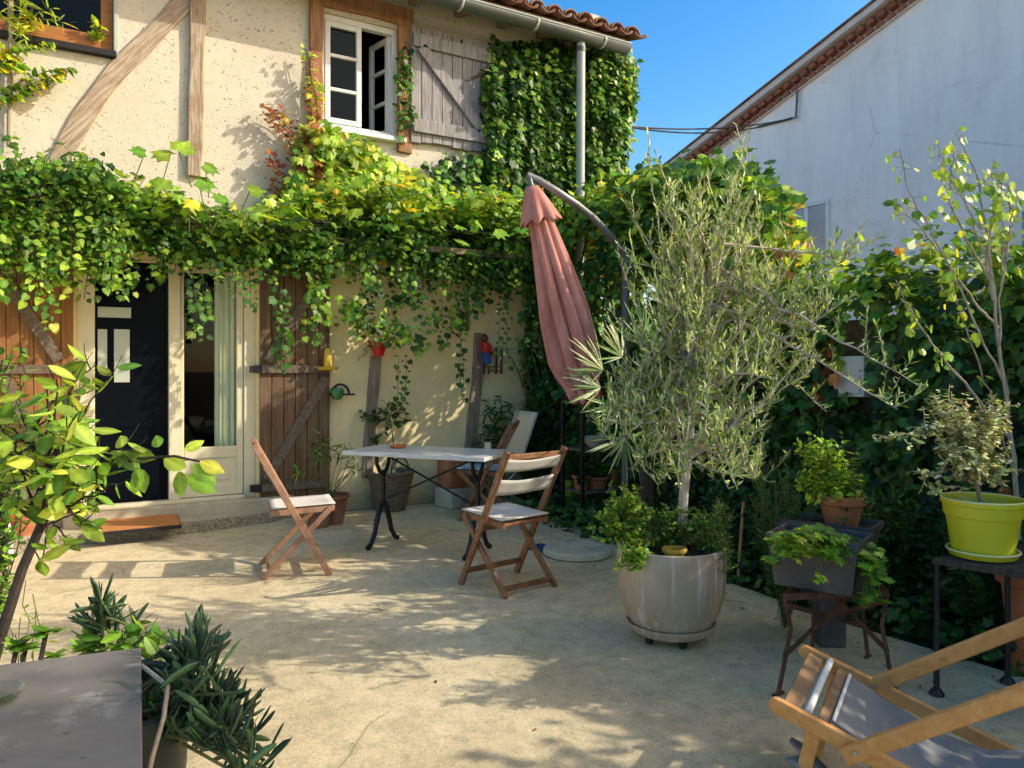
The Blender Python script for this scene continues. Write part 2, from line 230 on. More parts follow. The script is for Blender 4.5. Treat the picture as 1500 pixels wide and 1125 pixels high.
# ------------------------------------------------------------------ mesh helpers
def setp(o, label=None, cat=None, group=None, kind=None):
    if label: o['label'] = label
    if cat: o['category'] = cat
    if group: o['group'] = group
    if kind: o['kind'] = kind
    return o
def thing(name, label, cat, loc=(0, 0, 0), rotz=0.0, group=None):
    o = bpy.data.objects.new(name, None); COL.objects.link(o); o.empty_display_size = 0.1
    o.location = tuple(float(c) for c in loc); o.rotation_euler = (0, 0, rotz); return setp(o, label, cat, group)
def worldoff(p):
    v = Vector((0, 0, 0))
    while p is not None: v = v + Vector(p.location); p = p.parent
    return v
class MB:
    def __init__(s, M=None): s.v = []; s.f = []; s.M = M
    def add(s, vs, fs):
        b = len(s.v)
        if s.M is not None: vs = [s.M @ Vector(tuple(map(float, v))) for v in vs]
        s.v.extend([tuple(map(float, v)) for v in vs]); s.f.extend([tuple(i + b for i in f) for f in fs]); return s
    def box(s, x0, x1, y0, y1, z0, z1):
        return s.add([(x0,y0,z0),(x1,y0,z0),(x1,y1,z0),(x0,y1,z0),(x0,y0,z1),(x1,y0,z1),(x1,y1,z1),(x0,y1,z1)],
                     [(0,3,2,1),(4,5,6,7),(0,1,5,4),(1,2,6,5),(2,3,7,6),(3,0,4,7)])
    def hexa(s, b, t):   # bottom 4, top 4
        return s.add(list(b) + list(t), [(0,3,2,1),(4,5,6,7),(0,1,5,4),(1,2,6,5),(2,3,7,6),(3,0,4,7)])
    def bar(s, p, q, w, t, side=(0, 1, 0)):   # w along side, t across
        p = np.array(p, float); q = np.array(q, float); a = unit(q - p); sd = np.array(side, float)
        sd = unit(sd - a * np.dot(a, sd)); n = np.cross(a, sd)
        o = [sd * x * w / 2 + n * y * t / 2 for x, y in ((-1,-1),(1,-1),(1,1),(-1,1))]
        return s.hexa([p + k for k in o], [q + k for k in o])
    def tube(s, pts, r, seg=8, cap=True):
        pts = [np.array(p, float) for p in pts]; n = len(pts)
        rs = [r] * n if np.isscalar(r) else list(r)
        t0 = unit(pts[1] - pts[0]); ref = np.array([0, 0, 1.0]) if abs(t0[2]) < 0.9 else np.array([1.0, 0, 0])
        u = unit(np.cross(t0, ref)); vs = []; fs = []
        for i in range(n):
            t = unit(pts[min(i + 1, n - 1)] - pts[max(i - 1, 0)]); u = unit(u - t * np.dot(u, t)); w = np.cross(t, u)
            for k in range(seg):
                a = 2 * math.pi * k / seg; vs.append(pts[i] + (u * math.cos(a) + w * math.sin(a)) * rs[i])
        for i in range(n - 1):
            for k in range(seg):
                k2 = (k + 1) % seg; fs.append((i*seg+k, i*seg+k2, (i+1)*seg+k2, (i+1)*seg+k))
        if cap: fs.append(tuple(range(seg - 1, -1, -1))); fs.append(tuple((n - 1) * seg + k for k in range(seg)))
        return s.add(vs, fs)
    def lathe(s, prof, c=(0, 0, 0), seg=32, wob=0.0):
        vs = []; fs = []; n = len(prof)
        for i, (r, z) in enumerate(prof):
            for k in range(seg):
                a = 2 * math.pi * k / seg; rr = r * (1 + wob * math.sin(3 * a + i))
                vs.append((c[0] + rr * math.cos(a), c[1] + rr * math.sin(a), c[2] + z))
        for i in range(n - 1):
            for k in range(seg):
                k2 = (k + 1) % seg; fs.append((i*seg+k, i*seg+k2, (i+1)*seg+k2, (i+1)*seg+k))
        if prof[0][0] > 1e-4: fs.append(tuple(range(seg - 1, -1, -1)))
        if prof[-1][0] > 1e-4: fs.append(tuple((n - 1) * seg + k for k in range(seg)))
        return s.add(vs, fs)
    def prism(s, poly, z0, z1):   # polygon in xy (ccw)
        n = len(poly); vs = [(p[0], p[1], z0) for p in poly] + [(p[0], p[1], z1) for p in poly]
        return s.add(vs, [tuple(range(n - 1, -1, -1)), tuple(range(n, 2 * n))] + [(i, (i+1) % n, n + (i+1) % n, n + i) for i in range(n)])
    def sphere(s, c, r, seg=12, rings=8, sc=(1, 1, 1)):
        prof = [(max(1e-5, math.sin(math.pi * i / rings)) * r, -math.cos(math.pi * i / rings) * r) for i in range(rings + 1)]
        vs = []; fs = []
        for i, (rr, z) in enumerate(prof):
            for k in range(seg):
                a = 2 * math.pi * k / seg; vs.append((c[0] + rr*math.cos(a)*sc[0], c[1] + rr*math.sin(a)*sc[1], c[2] + z*sc[2]))
        for i in range(rings):
            for k in range(seg):
                k2 = (k+1) % seg; fs.append((i*seg+k, i*seg+k2, (i+1)*seg+k2, (i+1)*seg+k))
        return s.add(vs, fs)
    def grid(s, fn, nu, nv):
        vs = [fn(i / nu, j / nv) for i in range(nu + 1) for j in range(nv + 1)]
        return s.add(vs, [(i*(nv+1)+j, (i+1)*(nv+1)+j, (i+1)*(nv+1)+j+1, i*(nv+1)+j+1) for i in range(nu) for j in range(nv)])
    def build(s, name, mat, parent=None, world=True, smooth=False, bevel=0.0, solid=0.0):
        off = worldoff(parent) if (parent is not None and world) else Vector((0, 0, 0))
        me = bpy.data.meshes.new(name); me.from_pydata([(v[0]-off[0], v[1]-off[1], v[2]-off[2]) for v in s.v], [], s.f); me.update()
        me.materials.append(MT[mat] if isinstance(mat, str) else mat)
        o = bpy.data.objects.new(name, me); COL.objects.link(o); o.parent = parent
        if smooth:
            me.polygons.foreach_set('use_smooth', [True] * len(me.polygons))
            try: me.set_sharp_from_angle(angle=R(40))
            except Exception: pass
        if solid:
            md = o.modifiers.new('solid', 'SOLIDIFY'); md.thickness = solid; md.offset = 0
        if bevel:
            md = o.modifiers.new('bevel', 'BEVEL'); md.width = bevel; md.segments = 2; md.limit_method = 'ANGLE'; md.angle_limit = R(35)
        return o
def single(o, label, cat, group=None):   # a one-mesh thing: move origin to its base
    me = o.data; n = len(me.vertices); co = np.empty(n * 3); me.vertices.foreach_get('co', co); co = co.reshape(-1, 3)
    c = np.array([(co[:,0].min()+co[:,0].max())/2, (co[:,1].min()+co[:,1].max())/2, co[:,2].min()])
    co -= c; me.vertices.foreach_set('co', co.ravel()); o.location = tuple(c); me.update(); return setp(o, label, cat, group)

# leaf templates: (verts, faces), x = tip direction, z = normal
def halves(pts, fold=0.22, curl=0.15):
    k = len(pts); vs = [(x, y, -fold * y - curl * x * x) for x, y in pts] + [(x, -y, -fold * y - curl * x * x) for x, y in pts]
    return np.array(vs, float), [tuple(range(k)), tuple(range(2 * k - 1, k - 1, -1))]
IVY = halves([(0, 0), (1, 0), (0.62, 0.2), (0.6, 0.42), (0.25, 0.5), (-0.12, 0.34)])
HEART = halves([(0, 0), (1, 0), (0.74, 0.2), (0.5, 0.38), (0.18, 0.48), (-0.06, 0.38), (-0.1, 0.18)])
VINE = halves([(0, 0), (1, 0), (0.8, 0.12), (0.66, 0.2), (0.74, 0.46), (0.5, 0.38), (0.32, 0.62), (0.12, 0.46), (-0.14, 0.36)], 0.2, 0.2)
OVAL = halves([(0, 0), (1, 0), (0.87, 0.11), (0.68, 0.235), (0.44, 0.295), (0.2, 0.22), (0.07, 0.1)], 0.3, 0.25)
ROUND = halves([(0, 0), (1, 0), (0.9, 0.17), (0.75, 0.36), (0.5, 0.48), (0.22, 0.47), (0.03, 0.32), (-0.02, 0.12)], 0.15, 0.1)
LANCE = halves([(0, 0), (1, 0), (0.5, 0.1)], 0.3, 0.12)
NARROW = halves([(0, 0), (1, 0), (0.7, 0.07), (0.3, 0.09)], 0.3, 0.35)
def finger():
    vs = []; fs = []
    prof = [(0, 0.03), (0.3, 0.046), (0.75, 0.05), (0.93, 0.03), (1.0, 0.004)]
    for x, r in prof:
        for k in range(5):
            a = 2 * math.pi * k / 5; vs.append((x, r * math.cos(a), r * math.sin(a) + 0.12 * x * x))
    for i in range(4):
        for k in range(5): fs.append((i*5+k, i*5+(k+1) % 5, (i+1)*5+(k+1) % 5, (i+1)*5+k))
    return np.array(vs), fs
FINGER = finger()
def leaves(name, tmpl, P, N, T, sz, C, mat, parent=None, wid=None, smooth=False):
    V, Fc = tmpl; P = np.asarray(P, float); n = len(P); k = len(V)
    N = unit(N); T = np.asarray(T, float); T = unit(T - N * np.sum(T * N, axis=1, keepdims=True)); B = np.cross(N, T)
    sz = np.broadcast_to(np.asarray(sz, float), (n,)); w = np.ones(n) if wid is None else wid
    tone = np.where(np.abs(V[:, 1]) < 1e-4, 1.28, 0.86) if k < 24 else np.ones(k)
    zk = RNG.uniform(-.4, 2.6, n) if k < 40 else np.ones(n)
    co = (P[:, None, :] + T[:, None, :] * (V[None, :, 0, None] * sz[:, None, None]) + B[:, None, :] * (V[None, :, 1, None] * (sz * w)[:, None, None])
          + N[:, None, :] * (V[None, :, 2, None] * (sz * zk)[:, None, None])).reshape(-1, 3)
    if parent is not None: co = co - np.array(worldoff(parent))
    lens = np.array([len(f) for f in Fc]); flat = np.concatenate([np.array(f) for f in Fc])
    loops = (flat[None, :] + (np.arange(n) * k)[:, None]).ravel(); tot = np.tile(lens, n); start = np.concatenate([[0], np.cumsum(tot)[:-1]])
    me = bpy.data.meshes.new(name); me.vertices.add(n * k); me.vertices.foreach_set('co', co.ravel())
    me.loops.add(len(loops)); me.loops.foreach_set('vertex_index', loops.astype(np.int32))
    me.polygons.add(len(tot)); me.polygons.foreach_set('loop_start', start.astype(np.int32)); me.polygons.foreach_set('loop_total', tot.astype(np.int32))
    me.update(calc_edges=True)
    if smooth: me.polygons.foreach_set('use_smooth', np.ones(len(tot), bool))
    at = me.attributes.new('Col', 'FLOAT_COLOR', 'POINT')
    cc = np.concatenate([np.clip(np.repeat(C, k, axis=0) * np.tile(tone, n)[:, None] * (1 + RNG.normal(0, .10, (n*k, 1))), 0, 1), np.ones((n * k, 1))], axis=1); at.data.foreach_set('color', cc.ravel().astype(np.float32))
    me.materials.append(MT[mat]); o = bpy.data.objects.new(name, me); COL.objects.link(o); o.parent = parent; return o
LGAIN = 1.5
def cols(n, palette, w=None, var=0.22):
    p = np.array(palette, float); i = RNG.choice(len(p), n, p=None if w is None else np.array(w) / np.sum(w))
    return np.clip(p[i] * LGAIN * (1 + RNG.normal(0, var, (n, 1))) * (1 + RNG.normal(0, 0.06, (n, 3))), 0.003, 0.9)
def rnd(n): return unit(RNG.normal(0, 1, (n, 3)))
def bez(p0, c, p1, n):
    t = np.linspace(0, 1, n)[:, None]; return (1-t)**2 * np.array(p0) + 2*t*(1-t) * np.array(c) + t**2 * np.array(p1)
class Leafer:
    def __init__(s): s.P = []; s.N = []; s.T = []; s.S = []; s.C = []
    def add(s, P, N, T, S, C):
        s.P.append(P); s.N.append(N); s.T.append(T); s.S.append(np.broadcast_to(S, (len(P),))); s.C.append(C)
    def build(s, name, tmpl, mat, parent, **k):
        return leaves(name, tmpl, np.vstack(s.P), np.vstack(s.N), np.vstack(s.T), np.concatenate(s.S), np.vstack(s.C), mat, parent, **k)
    def twig(s, path, spacing, size, pal, up=0.2, out=0.6, w=None, jit=0.3, nup=0.5):
        path = np.asarray(path); seg = np.linalg.norm(np.diff(path, axis=0), axis=1); Ltot = seg.sum(); n = max(2, int(Ltot / spacing))
        cum = np.concatenate([[0], np.cumsum(seg)]); t = (np.arange(n) + RNG.uniform(0, 1, n) * 0.6) / n * Ltot
        P = np.stack([np.interp(t, cum, path[:, k]) for k in range(3)], axis=1)
        dirs = unit(np.gradient(path, axis=0)); Dr = np.stack([np.interp(t, cum, dirs[:, k]) for k in range(3)], axis=1)
        side = rnd(n); side = unit(side - Dr * np.sum(side * Dr, axis=1, keepdims=True))
        T = unit(Dr * (1 - out) + side * out + np.array([0, 0, up]) + RNG.normal(0, jit * 0.3, (n, 3)))
        N = unit(np.cross(T, np.cross(Dr + 1e-3, T)) * 0.5 + np.array([0, 0, nup]) + RNG.normal(0, jit, (n, 3)))
        s.add(P, N, T, size * RNG.uniform(0.6, 1.25, n), cols(n, pal, w) * RNG.uniform(.62, 1.32))

# ================================================================== SETTING
g = MB(); g.add([(-300,-300,-0.06),(300,-300,-0.06),(300,300,-0.06),(-300,300,-0.06)], [(0,1,2,3)])
single(g.build('ground', 'soil'), None, None)['kind'] = 'structure'
edge = [3.55, 3.60, 3.56, 3.63, 3.58, 3.64, 3.66, 3.80, 3.95, 4.2]
ys = np.linspace(-1.0, D - 0.02, len(edge))
poly = [(-9, -9), (3.55, -9)] + [(x + 0.02, y) for x, y in zip(edge, ys)] + [(-9, D - 0.02)]
single(MB().prism(poly, -0.12, 0.0).build('courtyard_paving', 'concrete'), None, None)['kind'] = 'structure'

# ------------------------------------------------------------------ HOUSE
house = thing('house', 'cream rendered old house with exposed timbers, plank shutters and a clay tile roof', 'house', (2.0, D, 0))
def wall_holes(x0, x1, z0, z1, holes, y, depth=0.22):
    xs = sorted({x0, x1, *[h[0] for h in holes], *[h[1] for h in holes]}); zs = sorted({z0, z1, *[h[2] for h in holes], *[h[3] for h in holes]})
    xs = [x for x in xs if x0 <= x <= x1]; zs = [z for z in zs if z0 <= z <= z1]; mb = MB()
    for a, b in zip(xs, xs[1:]):
        for c, d in zip(zs, zs[1:]):
            mx, mz = (a + b) / 2, (c + d) / 2
            if any(h[0] < mx < h[1] and h[2] < mz < h[3] for h in holes): continue
            mb.add([(a,y,c),(b,y,c),(b,y,d),(a,y,d)], [(0,1,2,3)])
    for h in holes:
        a, b, c, d = h[0], h[1], max(h[2], z0), min(h[3], z1)
        if c >= d: continue
        mb.add([(a,y,c),(a,y+depth,c),(a,y+depth,d),(a,y,d)], [(0,1,2,3)]); mb.add([(b,y,c),(b,y+depth,c),(b,y+depth,d),(b,y,d)], [(3,2,1,0)])
        mb.add([(a,y,c),(b,y,c),(b,y+depth,c),(a,y+depth,c)], [(0,1,2,3)]); mb.add([(a,y,d),(b,y,d),(b,y+depth,d),(a,y+depth,d)], [(3,2,1,0)])
    return mb
DX0, DX1, DZ0, DZ1 = rectW(112, 366, 375, 728)
WX0, WX1, WZ0, WZ1 = rectW(468, 16, 583, 204)
AX0, AX1, AZ0, AZ1 = rectW(-150, -110, 166, 78)
gp = WY(918, 80, 6.61); ZG = gp[2]; XG = gp[0]; XE = XG - 0.14
ZM = 2.58
wall_holes(-6, XE, 0, ZM, [(DX0, DX1, DZ0, DZ1)], D).build('lower_wall', 'render_low', house)
wall_holes(-6, XE, ZM, ZG + 0.25, [(WX0, WX1, WZ0, WZ1), (AX0, AX1, AZ0, AZ1)], D - 0.012).build('upper_wall', 'crepi', house)
MB().box(XE - 0.01, XE + 0.12, D - 0.01, 13, 0, ZG + 0.6).build('side_wall', 'crepi', house)
MB().box(-6.2, -6.0, D - 0.01, 13, 0, ZG + 0.6).build('side_wall', 'crepi', house)
MB().box(-6.0, XE, 13, 13.2, 0, ZG + 0.12).build('rear_wall', 'crepi', house)
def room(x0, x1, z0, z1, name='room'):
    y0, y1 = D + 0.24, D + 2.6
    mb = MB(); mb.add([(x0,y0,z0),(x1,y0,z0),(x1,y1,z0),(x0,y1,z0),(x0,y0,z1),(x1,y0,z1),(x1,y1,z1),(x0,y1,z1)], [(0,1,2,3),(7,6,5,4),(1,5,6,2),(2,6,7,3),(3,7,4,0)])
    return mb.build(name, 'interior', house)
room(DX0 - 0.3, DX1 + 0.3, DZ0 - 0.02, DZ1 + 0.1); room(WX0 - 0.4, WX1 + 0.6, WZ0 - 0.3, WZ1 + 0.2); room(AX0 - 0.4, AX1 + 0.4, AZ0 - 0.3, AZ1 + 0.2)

# roof, gutter, downpipe
deck = MB(); sl = 0.30
def rz(y): return ZG + 0.17 + (y - 6.56) * sl
deck.hexa([(-6.3,6.61,rz(6.61)-0.06),(XG-0.02,6.61,rz(6.61)-0.06),(XG-0.02,10.2,rz(10.2)-0.06),(-6.3,10.2,rz(10.2)-0.06)], [(-6.3,6.61,rz(6.61)-0.02),(XG-0.02,6.61,rz(6.61)-0.02),(XG-0.02,10.2,rz(10.2)-0.02),(-6.3,10.2,rz(10.2)-0.02)])
deck.hexa([(-6.3,10.2,rz(10.2)-0.06),(XG-0.02,10.2,rz(10.2)-0.06),(XG-0.02,13.8,rz(6.6)-0.06),(-6.3,13.8,rz(6.6)-0.06)], [(-6.3,10.2,rz(10.2)-0.02),(XG-0.02,10.2,rz(10.2)-0.02),(XG-0.02,13.8,rz(6.6)-0.02),(-6.3,13.8,rz(6.6)-0.02)])
roof = deck.build('roof', 'timber', house)
tl = MB(); rows = 7
x = -6.2; ci = 0
while x < XG + 0.02:
    for r in range(rows):
        y0 = 6.53 + r * 0.36 + random.uniform(-.025, .02); y1 = y0 + 0.46; r0 = 0.088 + random.uniform(-.006, .006); r1 = 0.066; dx = random.uniform(-.012, .012); lift = random.uniform(0, .015)
        def f(u, v, x=x, y0=y0, y1=y1, r0=r0, r1=r1, dx=dx, lift=lift):
            a = math.pi * v; rr = r0 + (r1 - r0) * u; y = y0 + (y1 - y0) * u
            return (x + dx + rr * math.cos(a), y, rz(y) + 0.005 + (1 - u) * 0.03 + lift + rr * 0.9 * math.sin(a))
        tl.grid(f, 1, 7)
        def h(u, v, x=x, y0=y0, y1=y1):   # channel tile between
            a = math.pi * v; y = y0 - 0.02 + (y1 - y0) * u
            return (x + 0.1 + 0.08 * math.cos(a), y, rz(y) + 0.045 + 0.02 * (1 - u) - 0.05 * math.sin(a))
        tl.grid(h, 1, 5)
    x += 0.2
tl.build('clay_tiles', 'tile', roof, smooth=True, solid=0.016)
sof = MB()
for k in range(24):
    xx = -6.0 + k * 0.5
    if xx > XE - 0.1: break
    sof = MB(); sof.hexa([(xx,6.67,rz(6.67)-0.15),(xx+0.08,6.67,rz(6.67)-0.15),(xx+0.08,D+0.05,rz(D+0.05)-0.17),(xx,D+0.05,rz(D+0.05)-0.17)], [(xx,6.67,rz(6.67)-0.065),(xx+0.08,6.67,rz(6.67)-0.065),(xx+0.08,D+0.05,rz(D+0.05)-0.065),(xx,D+0.05,rz(D+0.05)-0.065)])
    sof.build('rafter_end', 'timber', roof)
gut = MB(); gr = 0.085; gy = 6.61; gz = ZG + 0.085
gut.grid(lambda u, v: (-6.3 + u * (XG + 6.3), gy - gr * math.cos(math.pi * v), gz - gr * math.sin(math.pi * v)), 14, 12)
gut.add([(XG, gy - gr*math.cos(math.pi*k/10), gz - gr*math.sin(math.pi*k/10)) for k in range(11)], [tuple(range(11))])
gutter = gut.build('gutter', 'zinc', house, smooth=True, solid=0.006)
MB().tube([(-6.3, gy-gr, gz+0.004),(XG, gy-gr, gz+0.004)], 0.011, 8).build('gutter_bead', 'pipe', gutter, smooth=True)
for k in range(14):
    xx = XG - 0.35 - k * 0.85
    b = MB(); b.grid(lambda u, v: (xx + (u-.5) * 0.028, gy - (gr+0.006)*math.cos(math.pi*v), gz - (gr+0.006)*math.sin(math.pi*v)), 1, 12); b.build('gutter_bracket', 'pipe', gutter, smooth=True, solid=0.004)
pp = WY(851, 80, 6.63)
dp = MB(); dp.tube([(pp[0], 6.63, ZG + 0.02), (pp[0] - 0.01, 6.65, 0.05)], 0.046, 14)
dpipe = dp.build('downpipe', 'pipe', house, smooth=True)
MB().lathe([(0.054, 0), (0.054, 0.05)], (pp[0], 6.632, ZG - 0.09), 14).build('collar', 'zinc', dpipe, smooth=True)
MB().lathe([(0.053, 0), (0.053, 0.05)], (pp[0], 6.64, 3.1), 14).build('collar', 'zinc', dpipe, smooth=True)

# timbers on the upper wall
def timber_path(name, pts, w, mat, th=0.045, y=D - 0.012):
    P = [WY(a, b) for a, b in pts]; n = len(P); vs = []; mb = MB()
    for i in range(n):
        t = unit(P[min(i+1, n-1)] - P[max(i-1, 0)]); nrm = np.array([t[2], 0, -t[0]]); ww = w * (1 + 0.09 * math.sin(i * 2.3)) / 2
        for s, yy in ((-1, y + 0.02), (-1, y - th), (1, y - th), (1, y + 0.02)):
            p = P[i] + nrm * ww * s; vs.append((p[0], yy + (random.uniform(-.006, .006) if yy < y else 0), p[2]))
    fs = [(0, 1, 2, 3), tuple(4*(n-1)+k for k in (3, 2, 1, 0))]
    for i in range(n - 1):
        for k in range(4): fs.append((i*4+k, (i+1)*4+k, (i+1)*4+(k+1) % 4, i*4+(k+1) % 4))
    mb.add(vs, fs); return mb.build(name, mat, house, bevel=0.008)
timber_path('timber_brace', [(292, -30), (262, 12), (238, 38), (205, 72), (172, 104), (148, 135), (120, 175), (92, 225), (80, 250)], 0.145, 'timber_brace', 0.03)
timber_path('timber_post', [(289, -30), (288, 40), (287, 90), (286, 150), (285, 200), (283, 260)], 0.12, 'timber_light', 0.055)
timber_path('timber_post', [(462, -25), (462, 40), (461, 90), (461, 130), (460, 200), (459, 260)], 0.125, 'timber_red', 0.05)
timber_path('timber_post', [(592, 20), (592, 60), (592, 120), (592, 170), (591, 225)], 0.15, 'timber_red', 0.04)
timber_path('timber_lintel', [(452, -8), (490, 1), (540, 14), (603, 30)], 0.17, 'timber_red', 0.045)
timber_path('timber_post', [(550, 522), (547, 560), (543, 600), (539, 660), (537, 700)], 0.105, 'timber', 0.035, D)
timber_path('timber_post', [(702, 488), (701, 520), (697, 565), (692, 610), (688, 660), (686, 720)], 0.125, 'timber', 0.035, D)

# upper window: fixed left sash closed, right sash swung inwards
uw = MB(); fy0, fy1 = D + 0.02, D + 0.09; fw = 0.055
uw.box(WX0, WX0+fw, fy0, fy1, WZ0, WZ1); uw.box(WX1-fw, WX1, fy0, fy1, WZ0, WZ1); uw.box(WX0+fw, WX1-fw, fy0, fy1, WZ1-fw, WZ1); uw.box(WX0+fw, WX1-fw, fy0, fy1, WZ0, WZ0+fw)
win = uw.build('window', 'white', house, bevel=0.004)
mx = (WX0 + WX1) / 2
def sash(mb, T, w, h):
    s = 0.05
    mb.M = T; mb.box(0, s, -0.02, 0.02, 0, h); mb.box(w-s, w, -0.02, 0.02, 0, h)
    for z in (0, h/3 - 0.0125, 2*h/3 - 0.0125, h - s): mb.box(s, w-s, -0.018, 0.018, z, z + (0.03 if 0 < z < h - s else s))
sh = WZ1 - WZ0 - 2*fw - 0.01; sw = mx - WX0 - fw + 0.02
m1 = MB(); sash(m1, Matrix.Translation((WX0+fw+0.002, D+0.03, WZ0+fw+0.005)), sw, sh); m1.build('sash', 'white', win, bevel=0.004)
gp1 = MB(); gp1.box(WX0+fw+0.05, WX0+fw+sw-0.05, D+0.033, D+0.036, WZ0+fw+0.05, WZ1-fw-0.05); gp1.build('pane', 'glass', win)
m2 = MB(); T2 = Matrix.Translation((WX1-fw-0.01, D+0.07, WZ0+fw+0.005)) @ Matrix.Rotation(R(102), 4, 'Z'); sash(m2, T2, sw*0.95, sh); m2.build('sash', 'white', win, bevel=0.004)
gp2 = MB(T2); gp2.box(0.05, sw*0.95-0.05, -0.002, 0.002, 0.05, sh-0.05); gp2.build('pane', 'glass', win)
MB().box(WX0-0.06, WX1+0.05, D-0.10, D+0.03, WZ0-0.05, WZ0-0.003).build('window_sill', 'white', house, bevel=0.008)

# attic window with orange-brown frame
aw = MB(); aw.box(AX1-0.09, AX1, D+0.03, D+0.1, AZ0, AZ1); aw.box(AX0, AX1-0.09, D+0.03, D+0.1, AZ0+0.0, AZ0+0.14); aw.box(AX0, AX0+0.09, D+0.03, D+0.1, AZ0+0.14, AZ1); aw.box(AX0+0.09, AX1-0.09, D+0.03, D+0.1, AZ1-0.09, AZ1)
awin = aw.build('window', 'window_wood', house, bevel=0.006)
MB().box(AX0+0.09, AX1-0.09, D+0.06, D+0.064, AZ0+0.14, AZ1-0.09).build('pane', 'glass', awin)
MB().box(AX0-0.03, AX1+0.02, D-0.075, D+0.03, AZ0-0.055, AZ0-0.002).build('window_sill', 'rubber', house, bevel=0.006)
MB().box(AX1+0.003, AX1+0.035, D-0.03, D-0.013, AZ0-0.12, AZ1).build('window_trim', 'pipe', house, bevel=0.004)

# weathered plank shutter beside the upper window
def plank_shutter(name, x0, x1, z0, z1, y, nb, mat, bmat, bars, braces, label=None, th=0.03, gap=0.006, uneven=0.0, barh=0.11, bw=0.10):
    mb = MB(); w = (x1 - x0) / nb
    for k in range(nb):
        dz = random.uniform(-uneven, uneven); dy = random.uniform(0, 0.004)
        mb.box(x0 + k*w + gap/2, x0 + (k+1)*w - gap/2, y - th + dy, y, z0 + dz, z1 + random.uniform(-uneven, uneven)*0.4)
    o = mb.build(name, mat, house, bevel=0.003)
    if label: o['label'] = label
    for zb in bars: MB().box(x0+0.015, x1-0.012, y-th-0.032, y-th-0.001, zb-barh/2, zb+barh/2).build('cross_bar', bmat, o, bevel=0.004)
    for (xa, za, xb, zb) in braces: MB().bar((xa, y-th-0.017, za), (xb, y-th-0.017, zb), bw, 0.030, (1, 0, 0)).build('diagonal_brace', bmat, o, bevel=0.004)
    return o
X0, X1, Z0, Z1 = rectW(601, 38, 718, 228, D - 0.05)
us = plank_shutter('plank_shutter', X0, X1, Z0+0.02, Z1, D-0.045, 8, 'greywood', 'greywood', [Z1-0.14, Z0+0.17], [(X0+0.10, Z1-0.20, X1-0.12, Z0+0.235)], 'grey weathered shutter open flat beside the upper window', uneven=0.015, barh=0.13, bw=0.11)
lt = MB(); lt.bar((X1-0.30, D-0.09, Z0+0.72), (X1-0.02, D-0.10, Z0+0.86), 0.02, 0.01, (0,0,1)); lt.box(X1-0.36, X1-0.34, D-0.085, D-0.078, Z0+1.0, Z0+1.12); lt.build('latch', 'iron', us)
# honey shutter left of the door, darker one right of it
X0, X1, Z0, Z1 = rectW(-12, 366, 108, 752, D - 0.03)
zc = WY(60, 541, D - 0.05)[2]
hs = plank_shutter('plank_shutter', X0, X1, Z0, Z1, D-0.012, 6, 'shutter', 'brace_dark', [zc, Z0+0.2, Z1-0.16], [(X0+0.08, Z1-0.22, X1-0.1, zc+0.07), (X0+0.08, zc-0.07, X1-0.1, Z0+0.27)], 'honey brown plank shutter open left of the black door', bw=0.085, barh=0.07)
MB().box(X1-0.02, X1+0.05, D-0.06, D-0.047, zc-0.03, zc+0.03).build('hinge', 'iron', hs)
X0, X1, Z0, Z1 = rectW(380, 372, 483, 735, D - 0.03)
ds = plank_shutter('plank_shutter', X0, X1, Z0, Z1, D-0.012, 6, 'shutter_dark', 'brace_dark', [zc, Z0+0.18, Z1-0.16], [(X0+0.06, zc+0.07, X1-0.12, Z1-0.22), (X0+0.06, Z0+0.25, X1-0.04, zc-0.07)], 'dark brown plank shutter open right of the glazed door', bw=0.085, barh=0.07)
for zz in (zc, Z0+0.18): MB().box(X0-0.05, X0+0.03, D-0.065, D-0.047, zz-0.035, zz+0.035).build('hinge', 'iron', ds)
for zz in (zc, Z0+0.18): MB().box(X0-0.08, X0-0.052, D-0.06, D-0.001, zz-0.03, zz+0.03).build('hinge_pin', 'iron', ds)

# door set
fr = MB(); yf0, yf1 = D + 0.03, D + 0.12
xa = WY(139, 600, D+0.04)[0]; xb0 = WY(247, 600, D+0.04)[0]; xb1 = WY(264, 600, D+0.04)[0]; xc = WY(352, 600, D+0.04)[0]
fr.box(DX0, xa, yf0, yf1, DZ0, DZ1); fr.box(xb0, xb1, yf0-0.01, yf1, DZ0+0.03, DZ1-0.06); fr.box(xc+0.03, DX1, yf0, yf1, DZ0, DZ1); fr.box(xa, xc+0.03, yf0, yf1, DZ1-0.06, DZ1); fr.box(xa, xc+0.03, yf0-0.03, yf1, DZ0, DZ0+0.03)
frame = fr.build('door_frame', 'cream', house, bevel=0.006)
dz0, dz1 = DZ0 + 0.035, DZ1 - 0.065
dd = MB(); dd.box(xa+0.004, xb0-0.004, D+0.07, D+0.11, dz0, dz1)
bd = dd.build('front_door', 'black', house, bevel=0.004); bd['label'] = 'black entrance door with three frosted lights'
for (a, b, c, d) in ((143, 449, 192, 466), (143, 482, 157, 543), (167, 482, 190, 560)):
    q = rectW(a, b, c, d, D + 0.066); MB().box(q[0], q[1], D+0.0645, D+0.0695, q[2], q[3]).build('light_pane', 'frost', bd, bevel=0.002)
rl = MB(); 
for z in (dz0+0.02, dz0+0.62): rl.box(xa+0.03, xb0-0.03, D+0.060, D+0.0695, z, z+0.02)
rl.build('door_rail', 'black', bd)
gd = MB(); s = 0.055; a0, a1 = xb1 + 0.004, xc + 0.026; pz = WY(300, 655, D+0.05)[2]
